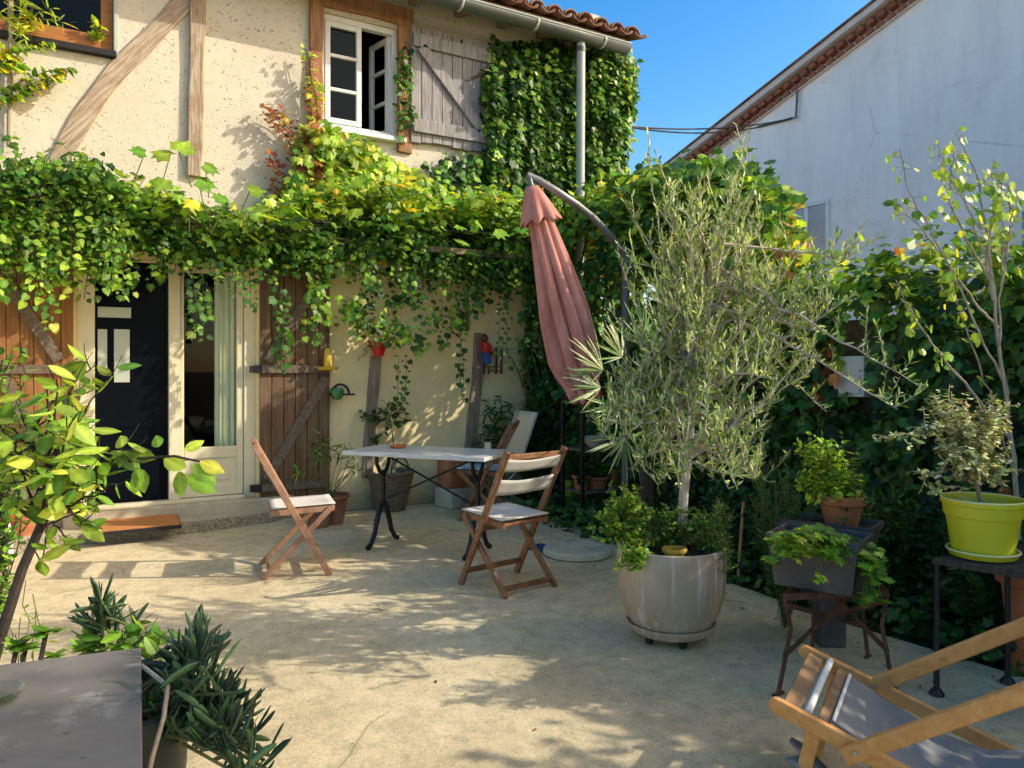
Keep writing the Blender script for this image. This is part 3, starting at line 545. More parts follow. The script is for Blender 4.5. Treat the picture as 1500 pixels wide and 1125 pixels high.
gd.box(a0, a0+s*0.5, D+0.045, D+0.10, dz0, dz1); gd.box(a1-s, a1, D+0.045, D+0.10, dz0, dz1); gd.box(a0+s*.5, a1-s, D+0.045, D+0.10, dz1-s, dz1); gd.box(a0+s*.5, a1-s, D+0.045, D+0.10, dz0, dz0+0.09); gd.box(a0+s*.5, a1-s, D+0.045, D+0.10, pz-0.10, pz)
gdo = gd.build('glazed_door', 'cream', house, bevel=0.006)
MB().box(a0+s*.5, a1-s, D+0.06, D+0.09, dz0+0.09, pz-0.10).build('door_panel', 'cream', gdo)
MB().box(a0+s*.5+0.06, a1-s-0.06, D+0.052, D+0.062, dz0+0.13, pz-0.14).build('door_panel', 'cream', gdo, bevel=0.008)
MB().box(a0+s*.5, a1-s, D+0.07, D+0.075, pz, dz1-s).build('pane', 'glass', gdo)
MB().box(DX0-0.10, DX1+0.32, D-0.075, D+0.03, 0.0, DZ0-0.002).build('threshold', 'sill', house, bevel=0.015)
MB().box(DX0-0.095, DX0-0.003, D-0.022, D+0.028, DZ0, DZ1+0.08).build('door_surround', 'render', house, bevel=0.006)
MB().box(DX1+0.003, DX1+0.07, D-0.022, D+0.028, DZ0, DZ1+0.08).build('door_surround', 'render', house, bevel=0.006)
stp = [(-60, 822), (20, 812), (60, 806), (130, 797), (200, 790), (270, 783), (340, 774), (400, 765), (428, 757)]
SP = [G(a, b)[:2] for a, b in stp]; SP = [p for p in SP]
poly = [(SP[0][0]-0.5, SP[0][1])] + [tuple(p) for p in SP] + [(SP[-1][0]+0.02, D-0.003), (SP[0][0]-0.5, D-0.003)]
step = MB().prism(poly, -0.02, 0.09).build('doorstep', 'pebble', house, bevel=0.02)
pin = [(x, min(y + 0.035, D-0.004)) for x, y in poly]
MB().prism(pin, 0.088, 0.0945).build('step_top', 'sill', step)

mr = MB(); c4 = [G(131, 786, 0.10), G(266, 773, 0.10), G(260, 758, 0.10), G(133, 765, 0.10)]
mr.hexa([(p[0], p[1], 0.0955) for p in c4], [(p[0], p[1], 0.122) for p in c4])
mo = mr.build('doormat', 'rubber', None); single(mo, 'flat orange coir doormat with black edge on the doorstep', 'doormat')
cx_, cy_ = sum(p[0] for p in c4)/4, sum(p[1] for p in c4)/4
m2_ = MB(); m2_.hexa([(cx_+(p[0]-cx_)*.97, cy_+(p[1]-cy_)*.95, 0.1225) for p in c4], [(cx_+(p[0]-cx_)*.97, cy_+(p[1]-cy_)*.95, 0.133) for p in c4]); m2_.build('pile', 'mat', mo)

# curtain behind the glazed door
cu = MB(); xk0 = WY(312, 600, D+0.2)[0]; xk1 = WY(352, 600, D+0.2)[0]
cu.grid(lambda u, v: (xk0 + u*(xk1-xk0), D+0.13+0.022*math.sin(u*26)+0.01*math.sin(u*61), DZ0+0.06 + v*(DZ1-DZ0-0.1)), 60, 2)
single(cu.build('curtain', 'curtain', None, smooth=True), 'pale gathered curtain hanging inside the glazed door', 'curtain')

# ------------------------------------------------------------------ NEIGHBOUR HOUSE
nb = thing('neighbour_house', 'large pale grey rendered house with red tiled verge beyond the ivy wall', 'house', (NX + 3, 7.0, 0))
pa = WX(990, 266, NX); pb = WX(1345, 2, NX); ns = (pb[2]-pa[2]) / (pb[1]-pa[1])
def nz(y): return pa[2] + (y - pa[1]) * ns
YR = 5.17; YE = pa[1] + 0.05; YF = 4.4
prof = [(YE, 0), (YE, nz(YE)-0.02), (YR, nz(YR)-0.02), (YF, nz(YR)-0.35), (YF, 0)]
w = MB(); w.add([(NX, y, z) for y, z in prof] + [(NX+7, y, z) for y, z in prof], [(0,1,2,3,4), (9,8,7,6,5), (0,5,6,1), (1,6,7,2), (2,7,8,3), (3,8,9,4)])
w.build('wall', 'nwall', nb)
vg = MB(); dirv = unit(np.array([0, YR-YE, nz(YR)-nz(YE)])); up = np.array([0, -dirv[2], dirv[1]]); up = up if up[2] > 0 else -up
Lr = math.hypot(YR-YE, nz(YR)-nz(YE)); p0 = np.array([NX, YE+0.1, nz(YE+0.1)])
def nbox(mb, a, b, x0, x1, s0=0.0, s1=None):
    s1 = Lr if s1 is None else s1
    A = p0 + dirv*s0; B = p0 + dirv*s1
    mb.hexa([A+up*a+[x0-NX,0,0], B+up*a+[x0-NX,0,0], B+up*a+[x1-NX,0,0], A+up*a+[x1-NX,0,0]], [A+up*b+[x0-NX,0,0], B+up*b+[x0-NX,0,0], B+up*b+[x1-NX,0,0], A+up*b+[x1-NX,0,0]])
nbox(vg, -0.02, 0.0, NX-0.06, NX+7, 0); nbox(vg, 0.20, 0.30, NX-0.26, NX+7)
verge = vg.build('verge', 'mortar', nb)
rt = MB(); nbox(rt, 0.304, 0.33, NX-0.30, NX+7, -0.15); rt.build('roof', 'tile', nb)
te = MB(); k = 0; stepv = 0.185
while k * stepv < Lr:
    for row in (0, 1):
        s = k*stepv + (0.5*stepv if row else 0); c = p0 + dirv*s + up*(0.002 + row*0.10)
        vs = []; 
        for xx in (NX - 0.09 - row*0.07, NX + 0.05):
            for j in range(7):
                a = math.pi*j/6; vs.append(c + dirv*(0.070*math.cos(a)) + up*(0.085*math.sin(a)) + np.array([xx-NX, 0, 0]))
        te.add(vs, [tuple(range(7)), tuple(range(13, 6, -1))] + [(j, 7+j, 8+j, j+1) for j in range(6)] + [(0, 6, 13, 7)])
    k += 1
te.build('tile_ends', 'tile_red', verge)
mb_ = MB(); nbox(mb_, 0.0, 0.20, NX-0.02, NX+0.2); mb_.build('mortar_bed', 'mortar', verge)
def nwin(pl, pt, pr, pb_):
    a = WX(pl, pt, NX); b = WX(pr, pb_, NX); y0, y1 = b[1], a[1]; z1 = WX(pr, pt - (pr-pl)*0.19, NX)[2]; z0 = b[2]
    f = MB(); x0, x1 = NX-0.035, NX-0.002
    f.box(x0, x1, y0, y0+0.07, z0, z1); f.box(x0, x1, y1-0.07, y1, z0, z1); f.box(x0, x1, y0+0.07, y1-0.07, z1-0.07, z1); f.box(x0, x1, y0+0.07, y1-0.07, z0, z0+0.07); f.box(x0+.008, x1, (y0+y1)/2-0.04, (y0+y1)/2+0.04, z0+0.07, z1-0.07)
    o = f.build('window', 'white', nb, bevel=0.005)
    MB().box(NX-0.012, NX-0.004, y0+0.07, y1-0.07, z0+0.07, z1-0.07).build('pane', 'winpane', o)
MT['winpane'] = M('blind_behind_glass', (0.30, 0.32, 0.34), (0.40, 0.42, 0.44), 2, 0.15, 0.0, spec=0.5)
nwin(1150, 303, 1216, 400); nwin(1490, 306, 1560, 400)
cb = MB(); q = WX(1166, 172, NX-0.06); q2 = WX(1168, 132, NX-0.06); q3 = WX(1110, 186, NX - 0.03); cb.tube([q3, WX(1150,176,NX-0.03), q, q2], 0.02, 6); cb.build('conduit', 'zinc', nb, smooth=True)
ca = MB(); A = WY(900, 184, 6.9); B = WX(1160, 173, NX-0.08)
for k, sag in ((0, 0.10), (1, 0.17)):
    ca.tube([A + (B-A)*t - np.array([0, 0, sag*4*t*(1-t)]) + np.array([0, 0, 0.01*k]) for t in np.linspace(0, 1, 16)], 0.011, 6)
setp(single(ca.build('power_cable', 'cable', None, smooth=True), 'black twin power cable strung between the two houses', 'cable'))

# ------------------------------------------------------------------ BOUNDARY WALL
bw = MB(); bw.box(BX, BX+0.25, -6.0, D-0.02, -0.05, 1.68)
bwo = single(bw.build('boundary_wall', 'bwall', None), 'old stone garden wall under the dark ivy on the right', 'wall')
MT['ochre'] = M('ochre_clay', (0.42, 0.25, 0.03), (0.52, 0.33, 0.06), 8, 0.7, 0.2)
MT['plankbrown'] = M('brown_slat', (0.20, 0.115, 0.055), (0.33, 0.205, 0.11), 4, 0.6, 0.2, stretch=(6, 6, 6), dist=0.5)
# ================================================================== FURNITURE
# ---- folding chairs
def chair_parts(root, wood, cloth, back=True, seatcloth=None):
    W2 = 0.225
    fx, tx, tz = 0.20, -0.27, 0.87       # stile: front foot -> back top
    rx, sx, sz = -0.22, 0.21, 0.435      # short leg: rear foot -> seat front
    for s in (-1, 1):
        b = MB(); b.bar((fx, s*W2, 0.0), (tx, s*W2, tz), 0.024, 0.042, (0, 1, 0)); b.build('stile', wood, root, world=False, bevel=0.005)
        b = MB(); b.bar((rx, s*(W2-0.03), 0.0), (sx, s*(W2-0.03), sz), 0.022, 0.038, (0, 1, 0)); b.build('leg', wood, root, world=False, bevel=0.005)
        b = MB(); b.bar((-0.17, s*(W2-0.055), 0.415), (0.235, s*(W2-0.055), 0.43), 0.022, 0.04, (0, 1, 0)); b.build('seat_rail', wood, root, world=False, bevel=0.005)
    def at(p, q, t): return [p[k] + (q[k]-p[k])*t for k in (0, 1)]
    bars = [((fx, 0), (tx, tz), 0.11, W2), ((fx, 0), (tx, tz), 0.44, W2), ((rx, 0), (sx, sz), 0.10, W2-0.03), ((fx, 0), (tx, tz), 0.955, W2)]
    for p, q, t, ww in bars:
        c = at(p, q, t); b = MB(); b.bar((c[0], -ww+0.012, c[1]), (c[0], ww-0.012, c[1]), 0.034, 0.018, (0, 0, 1)); b.build('stretcher', wood, root, world=False, bevel=0.004)
    for xx, zz in ((0.225, 0.432), (-0.155, 0.418)):
        b = MB(); b.bar((xx, -W2+0.06, zz), (xx, W2-0.06, zz), 0.03, 0.02, (1, 0, 0)); b.build('seat_bar', wood, root, world=False, bevel=0.004)
    b = MB(); b.grid(lambda u, v: (-0.165 + 0.405*u, (v-.5)*0.375, 0.450 - 0.018*math.sin(math.pi*v)*math.sin(math.pi*u)**0.7 + 0.012*u), 10, 10)
    b.build('seat', seatcloth or cloth, root, world=False, smooth=True, solid=0.007)
    for t0, t1 in ((0.685, 0.80), (0.855, 0.945)) if back else ():
        def f(u, v, t0=t0, t1=t1):
            c = at((fx, 0), (tx, tz), t0 + (t1-t0)*v); bow = -0.014*math.sin(math.pi*u)*(1 if True else 0)
            return (c[0] - 0.012 + bow, (u-.5)*2*(W2+0.012), c[1] + 0.003*math.sin(u*7) - 0.012*math.sin(math.pi*u)*v)
        b = MB(); b.grid(f, 12, 4); b.build('back_band', cloth, root, world=False, smooth=True, solid=0.0035)
def place(root, xc, z, ang): p = CW(xc, z); root.location = tuple(p); root.rotation_euler = (0, 0, ang)
def gcam(px, py, h=0.0):
    p = G(px, py, h); return float(np.dot(p[:2], RV[:2])), float(np.dot(p[:2], DV[:2]))
GC = 'folding canvas garden chairs'
ch = thing('folding_chair', 'teak folding chair with white canvas seat seen sideways beside the doorstep', 'chair', group=GC)
chair_parts(ch, 'chairwood2', 'canvas'); a = gcam(433, 834); place(ch, a[0], a[1], R(20) - YAW)
ch2 = thing('folding_chair', 'folding chair with two white back bands seen from behind, in front of the table', 'chair', group=GC)
chair_parts(ch2, 'chairwood', 'canvas'); place(ch2, -0.02, 4.80, R(129) - YAW)
ch3 = thing('folding_chair', 'folding chair with blue and white patterned seat behind the table', 'chair', group=GC)
chair_parts(ch3, 'chairwood', 'canvas', back=False, seatcloth='bluecloth'); a = gcam(712, 757); place(ch3, a[0], a[1], R(172) - YAW)

# ---- taupe recliner with tubular frame
rp = G(731, 744); rc = thing('reclining_chair', 'taupe sling reclining chair with bent tube frame behind the table', 'chair', rp)
rang = R(205) - YAW; T = Matrix.Translation((rp[0], rp[1], 0)) @ Matrix.Rotation(rang, 4, 'Z')
b = MB(T); b.grid(lambda u, v: (-0.10 - 0.20*u, (v-.5)*0.44, 0.40 + 0.53*u - 0.03*math.sin(math.pi*u)), 8, 4); b.build('back_sling', 'taupe', rc, smooth=True, solid=0.008)
b = MB(T); b.grid(lambda u, v: (-0.10 + 0.48*u, (v-.5)*0.44, 0.40 - 0.03*math.sin(math.pi*u) + 0.02*u), 8, 4); b.build('seat_sling', 'taupe', rc, smooth=True, solid=0.008)
for s in (-.235, .235):
    b = MB(T); b.tube([(0.38, s, 0.42), (0.0, s, 0.39), (-0.10, s, 0.40), (-0.30, s, 0.93)], 0.012, 8); b.build('side_tube', 'steel', rc, smooth=True)
    b = MB(T); b.tube([(0.30, s, 0.41), (0.05, s, 0.2), (-0.22, s, 0.03), (-0.27, s, 0.013)], 0.012, 8); b.build('leg', 'steel', rc, smooth=True)
    b = MB(T); b.tube([(-0.10, s, 0.40), (0.12, s, 0.2), (0.30, s, 0.03), (0.34, s, 0.013)], 0.012, 8); b.build('leg', 'steel', rc, smooth=True)
for xx in (-0.27, 0.34):
    b = MB(T); b.tube([(xx, -.235, .013), (xx, .235, .013)], 0.012, 8); b.build('floor_tube', 'steel', rc, smooth=True)

# ---- bistro table
TH = 0.74
tcn = [G(518, 661, TH), G(704, 670, TH), G(747, 659, TH), G(555, 650.5, TH)]
tc = sum(tcn) / 4; ax = unit((tcn[1] + tcn[2] - tcn[0] - tcn[3]) * [1, 1, 0]); ay = np.array([-ax[1], ax[0], 0]); TL, TW = 1.16, 0.56
tb = thing('bistro_table', 'marble topped bistro table on black cast iron legs', 'table', (tc[0], tc[1], 0), math.atan2(ax[1], ax[0]))
b = MB(); b.box(-TL/2, TL/2, -TW/2, TW/2, TH-0.03, TH); b.build('tabletop', 'marble', tb, world=False, bevel=0.005)
for s in (-1, 1):
    x = s * 0.40
    b = MB()
    b.tube([(x, 0, 0.30), (x, 0, 0.55)], [0.020, 0.017], 10)
    for k in (-1, 1):
        b.tube([(x, 0, 0.54), (x, k*0.05, 0.575), (x, k*0.085, 0.63), (x, k*0.085, 0.67), (x, k*0.11, TH-0.034)], [0.017, 0.016, 0.015, 0.014, 0.016], 8)
        b.tube([(x, 0, 0.33), (x, k*0.05, 0.285), (x, k*0.085, 0.20), (x, k*0.115, 0.11), (x, k*0.16, 0.045), (x, k*0.21, 0.014)], [0.019, 0.022, 0.021, 0.019, 0.018, 0.022], 8)
    b.lathe([(0.0001, 0), (0.026, .004), (0.03, .02), (0.02, .04)], (x, 0, 0.535), 10); b.lathe([(0.02, 0), (0.03, .015), (0.02, .03)], (x, 0, 0.315), 10)
    b.tube([(x, -0.2, TH-0.038), (x, 0.2, TH-0.038)], 0.012, 6)
    lg = b.build('leg', 'iron', tb, world=False, smooth=True)
b = MB(); b.tube([(-0.37, 0, 0.69), (0.36, 0, 0.36)], 0.008, 6); b.build('brace', 'iron', tb, world=False)
b = MB(); b.tube([(0.37, 0, 0.69), (-0.36, 0, 0.36)], 0.008, 6); b.build('brace', 'iron', tb, world=False)
p = G(583, 656, TH); b = MB(); b.lathe([(0.045, 0), (0.062, .008), (0.066, .022), (0.058, .022), (0.05, .010), (0.0001, .009)], (p[0], p[1], TH+0.001), 24)
single(b.build('ashtray', 'orange_clay', None, smooth=True), 'small round orange dish on the marble table', 'dish')
p = G(702, 657, TH); b = MB(); b.lathe([(0.026, 0), (0.028, .05), (0.025, .05), (0.023, .006), (0.0001, .006)], (p[0], p[1], TH+0.001), 16)
single(b.build('tealight_glass', 'glass', None, smooth=True), 'clear tealight glass at the far end of the marble table', 'glass')
b = MB(); b.lathe([(0.027, 0), (0.029, .045), (0.026, .045), (0.023, .006), (0.0001, .006)], (p[0]+0.055, p[1]-0.035, TH+0.001), 16)
single(b.build('tealight_glass', 'pale', None, smooth=True), 'pale tealight cup nearest the chair back on the table', 'glass')

# ---- wicker basket
p = G(572, 747); bk = thing('wicker_basket', 'grey woven wicker basket standing by the wall behind the table', 'basket', p)
b = MB()
def wick(u, v, r0=0.135, r1=0.215, h=0.36):
    a = 2*math.pi*u; z = h*v; rr = r0 + (r1-r0)*v + 0.005*math.sin(a*22 + (math.pi if int(v*18) % 2 else 0)) + 0.003*math.sin(v*18*math.pi*2)
    return (p[0] + rr*math.cos(a), p[1] + rr*math.sin(a), z + 0.004)
b.grid(wick, 88, 36); b.build('basket_body', 'wicker', bk, smooth=True, solid=0.008)
b = MB(); b.tube([(p[0] + .218*math.cos(a), p[1] + .218*math.sin(a), 0.365 + .006*math.sin(a*20)) for a in np.linspace(0, 2*math.pi, 60)], 0.016, 6); b.build('basket_rim', 'wicker', bk, smooth=True)
for s in (1,):
    b = MB(); hp = np.array([p[0], p[1], 0.36]) + RV*0.07 + DV*0.2
    b.tube([hp + RV*0.075*math.cos(t) + np.array([0, 0, 0.12*math.sin(t)]) for t in np.linspace(0, math.pi, 12)], 0.011, 6); b.build('handle', 'wicker', bk, smooth=True)

# ---- pots
def potmb(r0, r1, h, c, rim=0.03, rimw=0.012, seg=32):
    b = MB(); t = 0.012
    b.lathe([(r0*0.97, 0), (r0, 0.004), (r0 + (r1-r0)*0.8, h-rim), (r1+rimw*0.2, h-rim), (r1+rimw, h-rim+0.006), (r1+rimw, h-0.004), (r1+rimw-0.004, h), (r1-t+rimw*0.4, h), (r1-t, h-0.03)], c, seg)
    return b
def soil(r, c, par): 
    b = MB(); b.lathe([(r, 0), (r*.6, 0.008), (0.0001, 0.012)], c, 20, wob=0.02); return b.build('potting_soil', 'soil', par, smooth=True)
def pot(name, label, cat, p, r0, r1, h, mat, rim=0.03, rimw=0.012, group=None):
    t = thing(name, label, cat, p, group=group); potmb(r0, r1, h, p, rim, rimw).build('pot_body', mat, t, smooth=True); soil(r1-0.012, (p[0], p[1], p[2]+h-0.035), t); return t
P_OL = G(480, 768); pot('terracotta_pot', 'terracotta pot of the leafy shrub behind the sideways chair', 'pot', G(484, 766), 0.11, 0.16, 0.25, 'terracotta_old')
pot('terracotta_pot', 'small terracotta pot partly hidden under the sideways chair seat', 'pot', G(467, 772), 0.08, 0.115, 0.16, 'terracotta_old')
# orange brick column behind table
p = G(668, 741); cbk = thing('flue_blocks', 'stack of hollow red clay blocks on a pale stone block by the wall', 'block stack', p)
def rbox(b, c, sx, sy, z0, z1, ang):
    ca, sa = math.cos(ang), math.sin(ang); q = [(c[0]+x*ca-y*sa, c[1]+x*sa+y*ca) for x, y in ((-sx/2,-sy/2),(sx/2,-sy/2),(sx/2,sy/2),(-sx/2,sy/2))]
    return b.hexa([(x, y, z0) for x, y in q], [(x, y, z1) for x, y in q])
rbox(MB(), p, 0.34, 0.26, 0.0, 0.19, 0.25).build('stone_block', 'stone', cbk, bevel=0.02)
for k in range(2): rbox(MB(), (p[0]-0.03, p[1]), 0.25, 0.2, 0.192+k*0.152, 0.342+k*0.152, 0.2+k*0.06).build('clay_block', 'terracotta', cbk, bevel=0.006)
# ---- things on the lower wall
def wallp(px, py, dy=0.0): return WY(px, py, D - dy)
p = wallp(555, 522, 0.12); b = MB(); b.lathe([(0.045, 0), (0.07, 0.09), (0.078, 0.125), (0.07, 0.125), (0.06, 0.09)], p, 24)
for k in (0, 1):
    a = math.pi*k; b.bar(p + np.array([0.07*math.cos(a), 0, 0.095]), p + np.array([0.105*math.cos(a), 0, 0.155]), 0.05, 0.012, (0, 1, 0))
rp_ = thing('red_pot', 'small red pot with flared ears hanging above the left wall timber', 'pot', p); b.build('pot_body', 'red', rp_, smooth=True)
b = MB(); b.tube([p+[0, 0.03, 0.1], p+[0, 0.12, 0.16]], 0.006, 6); b.build('hook', 'iron', rp_)
p = wallp(480, 542, 0.10); yo = thing('hanging_ornament', 'yellow hat shaped ornament hanging at the edge of the dark shutter', 'ornament', p)
b = MB(); b.lathe([(0.0001, 0.005), (0.085, 0.0), (0.105, 0.03), (0.085, 0.022), (0.04, 0.03), (0.034, 0.16), (0.026, 0.20), (0.0001, 0.205)], p, 28); b.build('hat_body', 'yellow', yo, smooth=True)
b = MB(); b.tube([p+[0, 0, 0.2], p+[0.01, 0.02, 0.34], p+[0.0, 0.085, 0.42]], 0.004, 5); b.build('cord', 'iron', yo)
p = wallp(497, 578, 0.10); wb = thing('wall_bracket', 'black iron half round bracket on the wall right of the dark shutter', 'bracket', p)
b = MB(); b.tube([p+[-0.1, 0, 0], p+[0.15, 0, 0]], 0.010, 6); b.tube([p + [0.01+0.085*math.cos(t), 0, 0.095*math.sin(t)] for t in np.linspace(0, math.pi, 12)], 0.012, 6); b.tube([p+[-0.08,0,0], p+[-0.08, 0.1, 0]], .008, 5); b.tube([p+[0.1,0,0], p+[0.1, 0.1, 0]], .008, 5); b.build('rack', 'iron', wb, smooth=True)
b = MB(); b.lathe([(0.0001, -0.075), (0.045, -0.06), (0.066, 0.0), (0.05, 0.045), (0.042, 0.04), (0.055, 0.0), (0.0001, -0.05)], p + [-0.02, 0, 0.02], 20)
single(b.build('glazed_bowl', 'greenglass', None, smooth=True), 'green glazed bowl held in the black wall bracket', 'bowl')
p = wallp(611, 428, 0.09); la = thing('wall_lamp', 'small white lantern on the wall among the vine leaves', 'lamp', p)
b = MB(); b.lathe([(0.03, 0), (0.05, 0.01), (0.055, 0.15), (0.035, 0.18), (0.0001, 0.185)], p, 16); b.build('lamp_shade', 'white', la, smooth=True)
b = MB(); b.tube([p+[0,0,0.17], p+[0, 0.085, 0.19]], 0.012, 6); b.build('lamp_arm', 'white', la)
# doll on a little chair fixed to the right timber
p = wallp(722, 538, 0.10); lc = thing('miniature_chair', 'tiny dark wooden chair fixed to the right wall timber', 'toy chair', p)
for x in (-0.075, 0.075):
    for y in (-0.05, 0.06): MB().box(p[0]+x-.008, p[0]+x+.008, p[1]+y-.008, p[1]+y+.008, p[2]-0.07, p[2]+(0.21 if (y < 0 and x > 0) or y > 0 else 0.0)).build('leg', 'bark', lc)
MB().box(p[0]-.085, p[0]+.085, p[1]-.06, p[1]+.07, p[2]-0.0, p[2]+.014).build('seat', 'bark', lc); MB().box(p[0]-.067, p[0]+.067, p[1]+.052, p[1]+.068, p[2]+.13, p[2]+.17).build('back_slat', 'bark', lc); MB().box(p[0]-.067, p[0]+.067, p[1]-.056, p[1]-.044, p[2]-.045, p[2]-.032).build('stretcher', 'bark', lc)
q = p + np.array([-0.095, -0.01, 0.0]); do = thing('doll', 'little carved doll in red top and blue trousers on the tiny chair', 'doll', q + [0, 0, 0.015])
b = MB(); b.tube([q+[0.01,0,0.13], q+[0,0,0.19], q+[-0.005,0,0.25], q+[-.005,0,0.265]], [0.040, 0.043, 0.038, 0.015], 10); b.tube([q+[0.035,-.0,0.245], q+[0.055,-.03,0.2], q+[0.03,-.06,0.16]], [.016,.014,.012], 8); b.tube([q+[-0.045,-.0,0.245], q+[-0.06,-.03,0.2], q+[-0.03,-.06,0.16]], [.016,.014,.012], 8); b.build('red_top', 'red', do, smooth=True)
b = MB(); b.tube([q+[0.0,0,0.145], q+[0.02,-.01,0.10], q+[0.045,-.03,0.04]], [0.042, 0.034, 0.024], 10); b.tube([q+[0.0,0,0.145], q+[-0.015,-.02,0.10], q+[0.0,-.045,0.03]], [0.04, 0.032, 0.024], 10); b.build('blue_trousers', 'blue', do, smooth=True)
b = MB(); b.sphere(q+[-.005,0,0.30], 0.036, 14, 10, (1, 1, 1.15)); b.sphere(q+[-.005,-.036,0.296], 0.008, 6, 4); b.build('head', 'skin', do, smooth=True)

# ---- parasol
mp = G(916, 776); ps = thing('parasol', 'closed faded red cantilever parasol hanging from its curved grey arm', 'parasol', mp)
mx0 = AT(912, 380, np.dot(mp[:2], DV[:2]))
b = MB(); b.tube([(mp[0], mp[1], 0.03), (mp[0], mp[1], mx0[2] + 0.02)], 0.035, 14); b.build('mast', 'anthracite', ps, smooth=True)
b = MB(); b.box(mp[0]-0.35, mp[0]+0.35, mp[1]-0.04, mp[1]+0.04, 0.0, 0.035); b.box(mp[0]-0.04, mp[0]+0.04, mp[1]-0.35, mp[1]-0.041, 0.0, 0.035); b.box(mp[0]-0.04, mp[0]+0.04, mp[1]+0.041, mp[1]+0.35, 0.0, 0.035); b.build('cross_base', 'anthracite', ps)
zt, zm = 5.85, float(np.dot(mp[:2], DV[:2]))
arm = [(930, 392, zm), (915, 372, zm-0.06), (893, 345, zm-0.18), (870, 320, zm-0.30), (845, 300, zm-0.44), (815, 280, zm-0.56), (790, 265, zt+0.03), (772, 257, zt)]
b = MB(); b.tube([AT(*q) for q in arm], 0.030, 12); b.build('arm', 'armgrey', ps, smooth=True)
b = MB(); b.tube([(mp[0], mp[1], mx0[2]-0.06), (mp[0], mp[1], mx0[2]+0.07)], 0.047, 12); b.tube([AT(912, 385, zm), AT(932, 394, zm)], 0.04, 10); b.build('arm_joint', 'anthracite', ps, smooth=True)
ct = AT(779, 276, zt); cbm = AT(858, 583, zt + 0.20)
b = MB(); b.tube([AT(774, 256, zt), AT(777, 268, zt), ct], [0.026, 0.022, 0.03], 10); b.build('hanger', 'anthracite', ps, smooth=True)
axc = unit(cbm - ct); LC = np.linalg.norm(cbm - ct); u1 = unit(RV - axc*np.dot(RV, axc)); u2 = np.cross(axc, u1)
def canopy(u, v, r_of, folds=9, amp=0.62, ph=0.3):
    a = 2*math.pi*u; rr = r_of(v)*(1 + amp*min(1, 0.25+v*1.4)*(abs(math.cos(a*folds/2 + ph + 0.7*v))**0.7 - 0.65)*0.9 + 0.06*math.sin(3*a+5*v))
    return ct + axc*(v*LC*(1 + 0.02*math.sin(4*a))) + u1*math.cos(a)*rr + u2*math.sin(a)*rr*0.8
rof = lambda v: float(np.interp(v, [0, 0.05, 0.15, 0.35, 0.6, 0.8, 0.87, 0.93, 1.0], [0.03, 0.06, 0.085, 0.125, 0.165, 0.175, 0.15, 0.115, 0.10]))
b = MB(); b.grid(lambda u, v: canopy(u, v, rof), 144, 44); b.build('canopy', 'parasol', ps, smooth=True, solid=0.004)
b = MB(); b.grid(lambda u, v: canopy(u, 0.985+0.03*v, lambda q: 0.075 - 0.03*(q-.98)/.03, 6, .3), 40, 2); b.build('canopy_hem', 'parasol_in', ps, smooth=True, solid=0.004)
b = MB()
def cap(u, v):
    a = 2*math.pi*u; rr = (0.045 + 0.10*v**0.8)*(1 + 0.16*v*math.sin(8*a+0.5)); return ct - axc*0.012 + axc*(v*0.27*(1+0.08*math.sin(8*a))) + u1*math.cos(a)*rr + u2*math.sin(a)*rr
b.grid(cap, 64, 10); b.build('vent_cap', 'parasol', ps, smooth=True, solid=0.004)
p = AT(850, 500, zt+0.2)
# parasol slab on ground
p = G(846, 812); b = MB(); b.lathe([(0.23, 0), (0.25, 0.012), (0.25, 0.04), (0.235, 0.055), (0.18, 0.058), (0.175, 0.052), (0.0001, 0.052)], (p[0], p[1], 0.0), 40, wob=0.006)
stn = single(b.build('stone_disc', 'stone', None, smooth=True), 'round pale stone disc lying on the ground left of the big pot', 'stone disc')
b = MB(); b.lathe([(0.1, 0), (0.1, 0.012), (0.0001, 0.013)], (p[0], p[1]+0.06, 0.0535), 24); b.build('worn_centre', 'stone', stn, smooth=True)
p2 = G(800, 806); b = MB(); rbox(b, p2, 0.17, 0.28, 0.0, 0.02, 0.3); single(b.build('blue_board', 'blue', None, bevel=0.005), 'flat blue board lying left of the stone disc', 'board')

# ---- shelf rack in the corner
sr0 = np.array([4.2, 5.6, 0.0]); sr = thing('plant_shelf', 'dark metal plant shelf in the shaded corner behind the parasol', 'shelf', sr0)
sx0, sx1, sy0, sy1 = 3.95, 4.46, 5.45, 5.75
for xx in (sx0, sx1):
    for yy in (sy0, sy1): MB().box(xx-.014, xx+.014, yy-.014, yy+.014, 0, 1.12).build('post', 'iron', sr)
shz = (0.25, 0.62, 1.1)
for z in shz: MB().box(sx0+.015, sx1-.015, sy0-.012, sy1+.012, z, z+0.022).build('shelf_board', 'brace_dark', sr, bevel=0.004)
def onshelf(fx, z): return np.array([sx0 + fx*(sx1-sx0), 5.58, z])
b = MB(); b.lathe([(0.05, 0), (0.10, 0.05), (0.135, 0.095), (0.125, 0.095), (0.09, 0.05), (0.0001, 0.012)], onshelf(0.45, 0.643), 24); single(b.build('ceramic_bowl', 'pale', None, smooth=True), 'pale round bowl on the upper part of the plant shelf', 'bowl')
b = MB(); b.lathe([(0.035, 0), (0.04, 0.10), (0.036, 0.11), (0.0001, 0.112)], onshelf(0.85, 0.643), 18); single(b.build('tin', 'red', None, smooth=True), 'small red tin beside the pale bowl on the shelf', 'tin')
pot('pot', 'pale clay pot on the bottom board of the plant shelf', 'pot', onshelf(0.16, 0.273), 0.055, 0.075, 0.13, 'terracotta', 0.025)
pot('pot', 'wide orange bowl pot in the middle of the bottom shelf board', 'pot', onshelf(0.48, 0.273), 0.08, 0.115, 0.11, 'terracotta', 0.025)
pot('pot', 'bright orange pot at the right end of the bottom shelf board', 'pot', onshelf(0.84, 0.273), 0.06, 0.08, 0.17, 'orange_clay', 0.03)
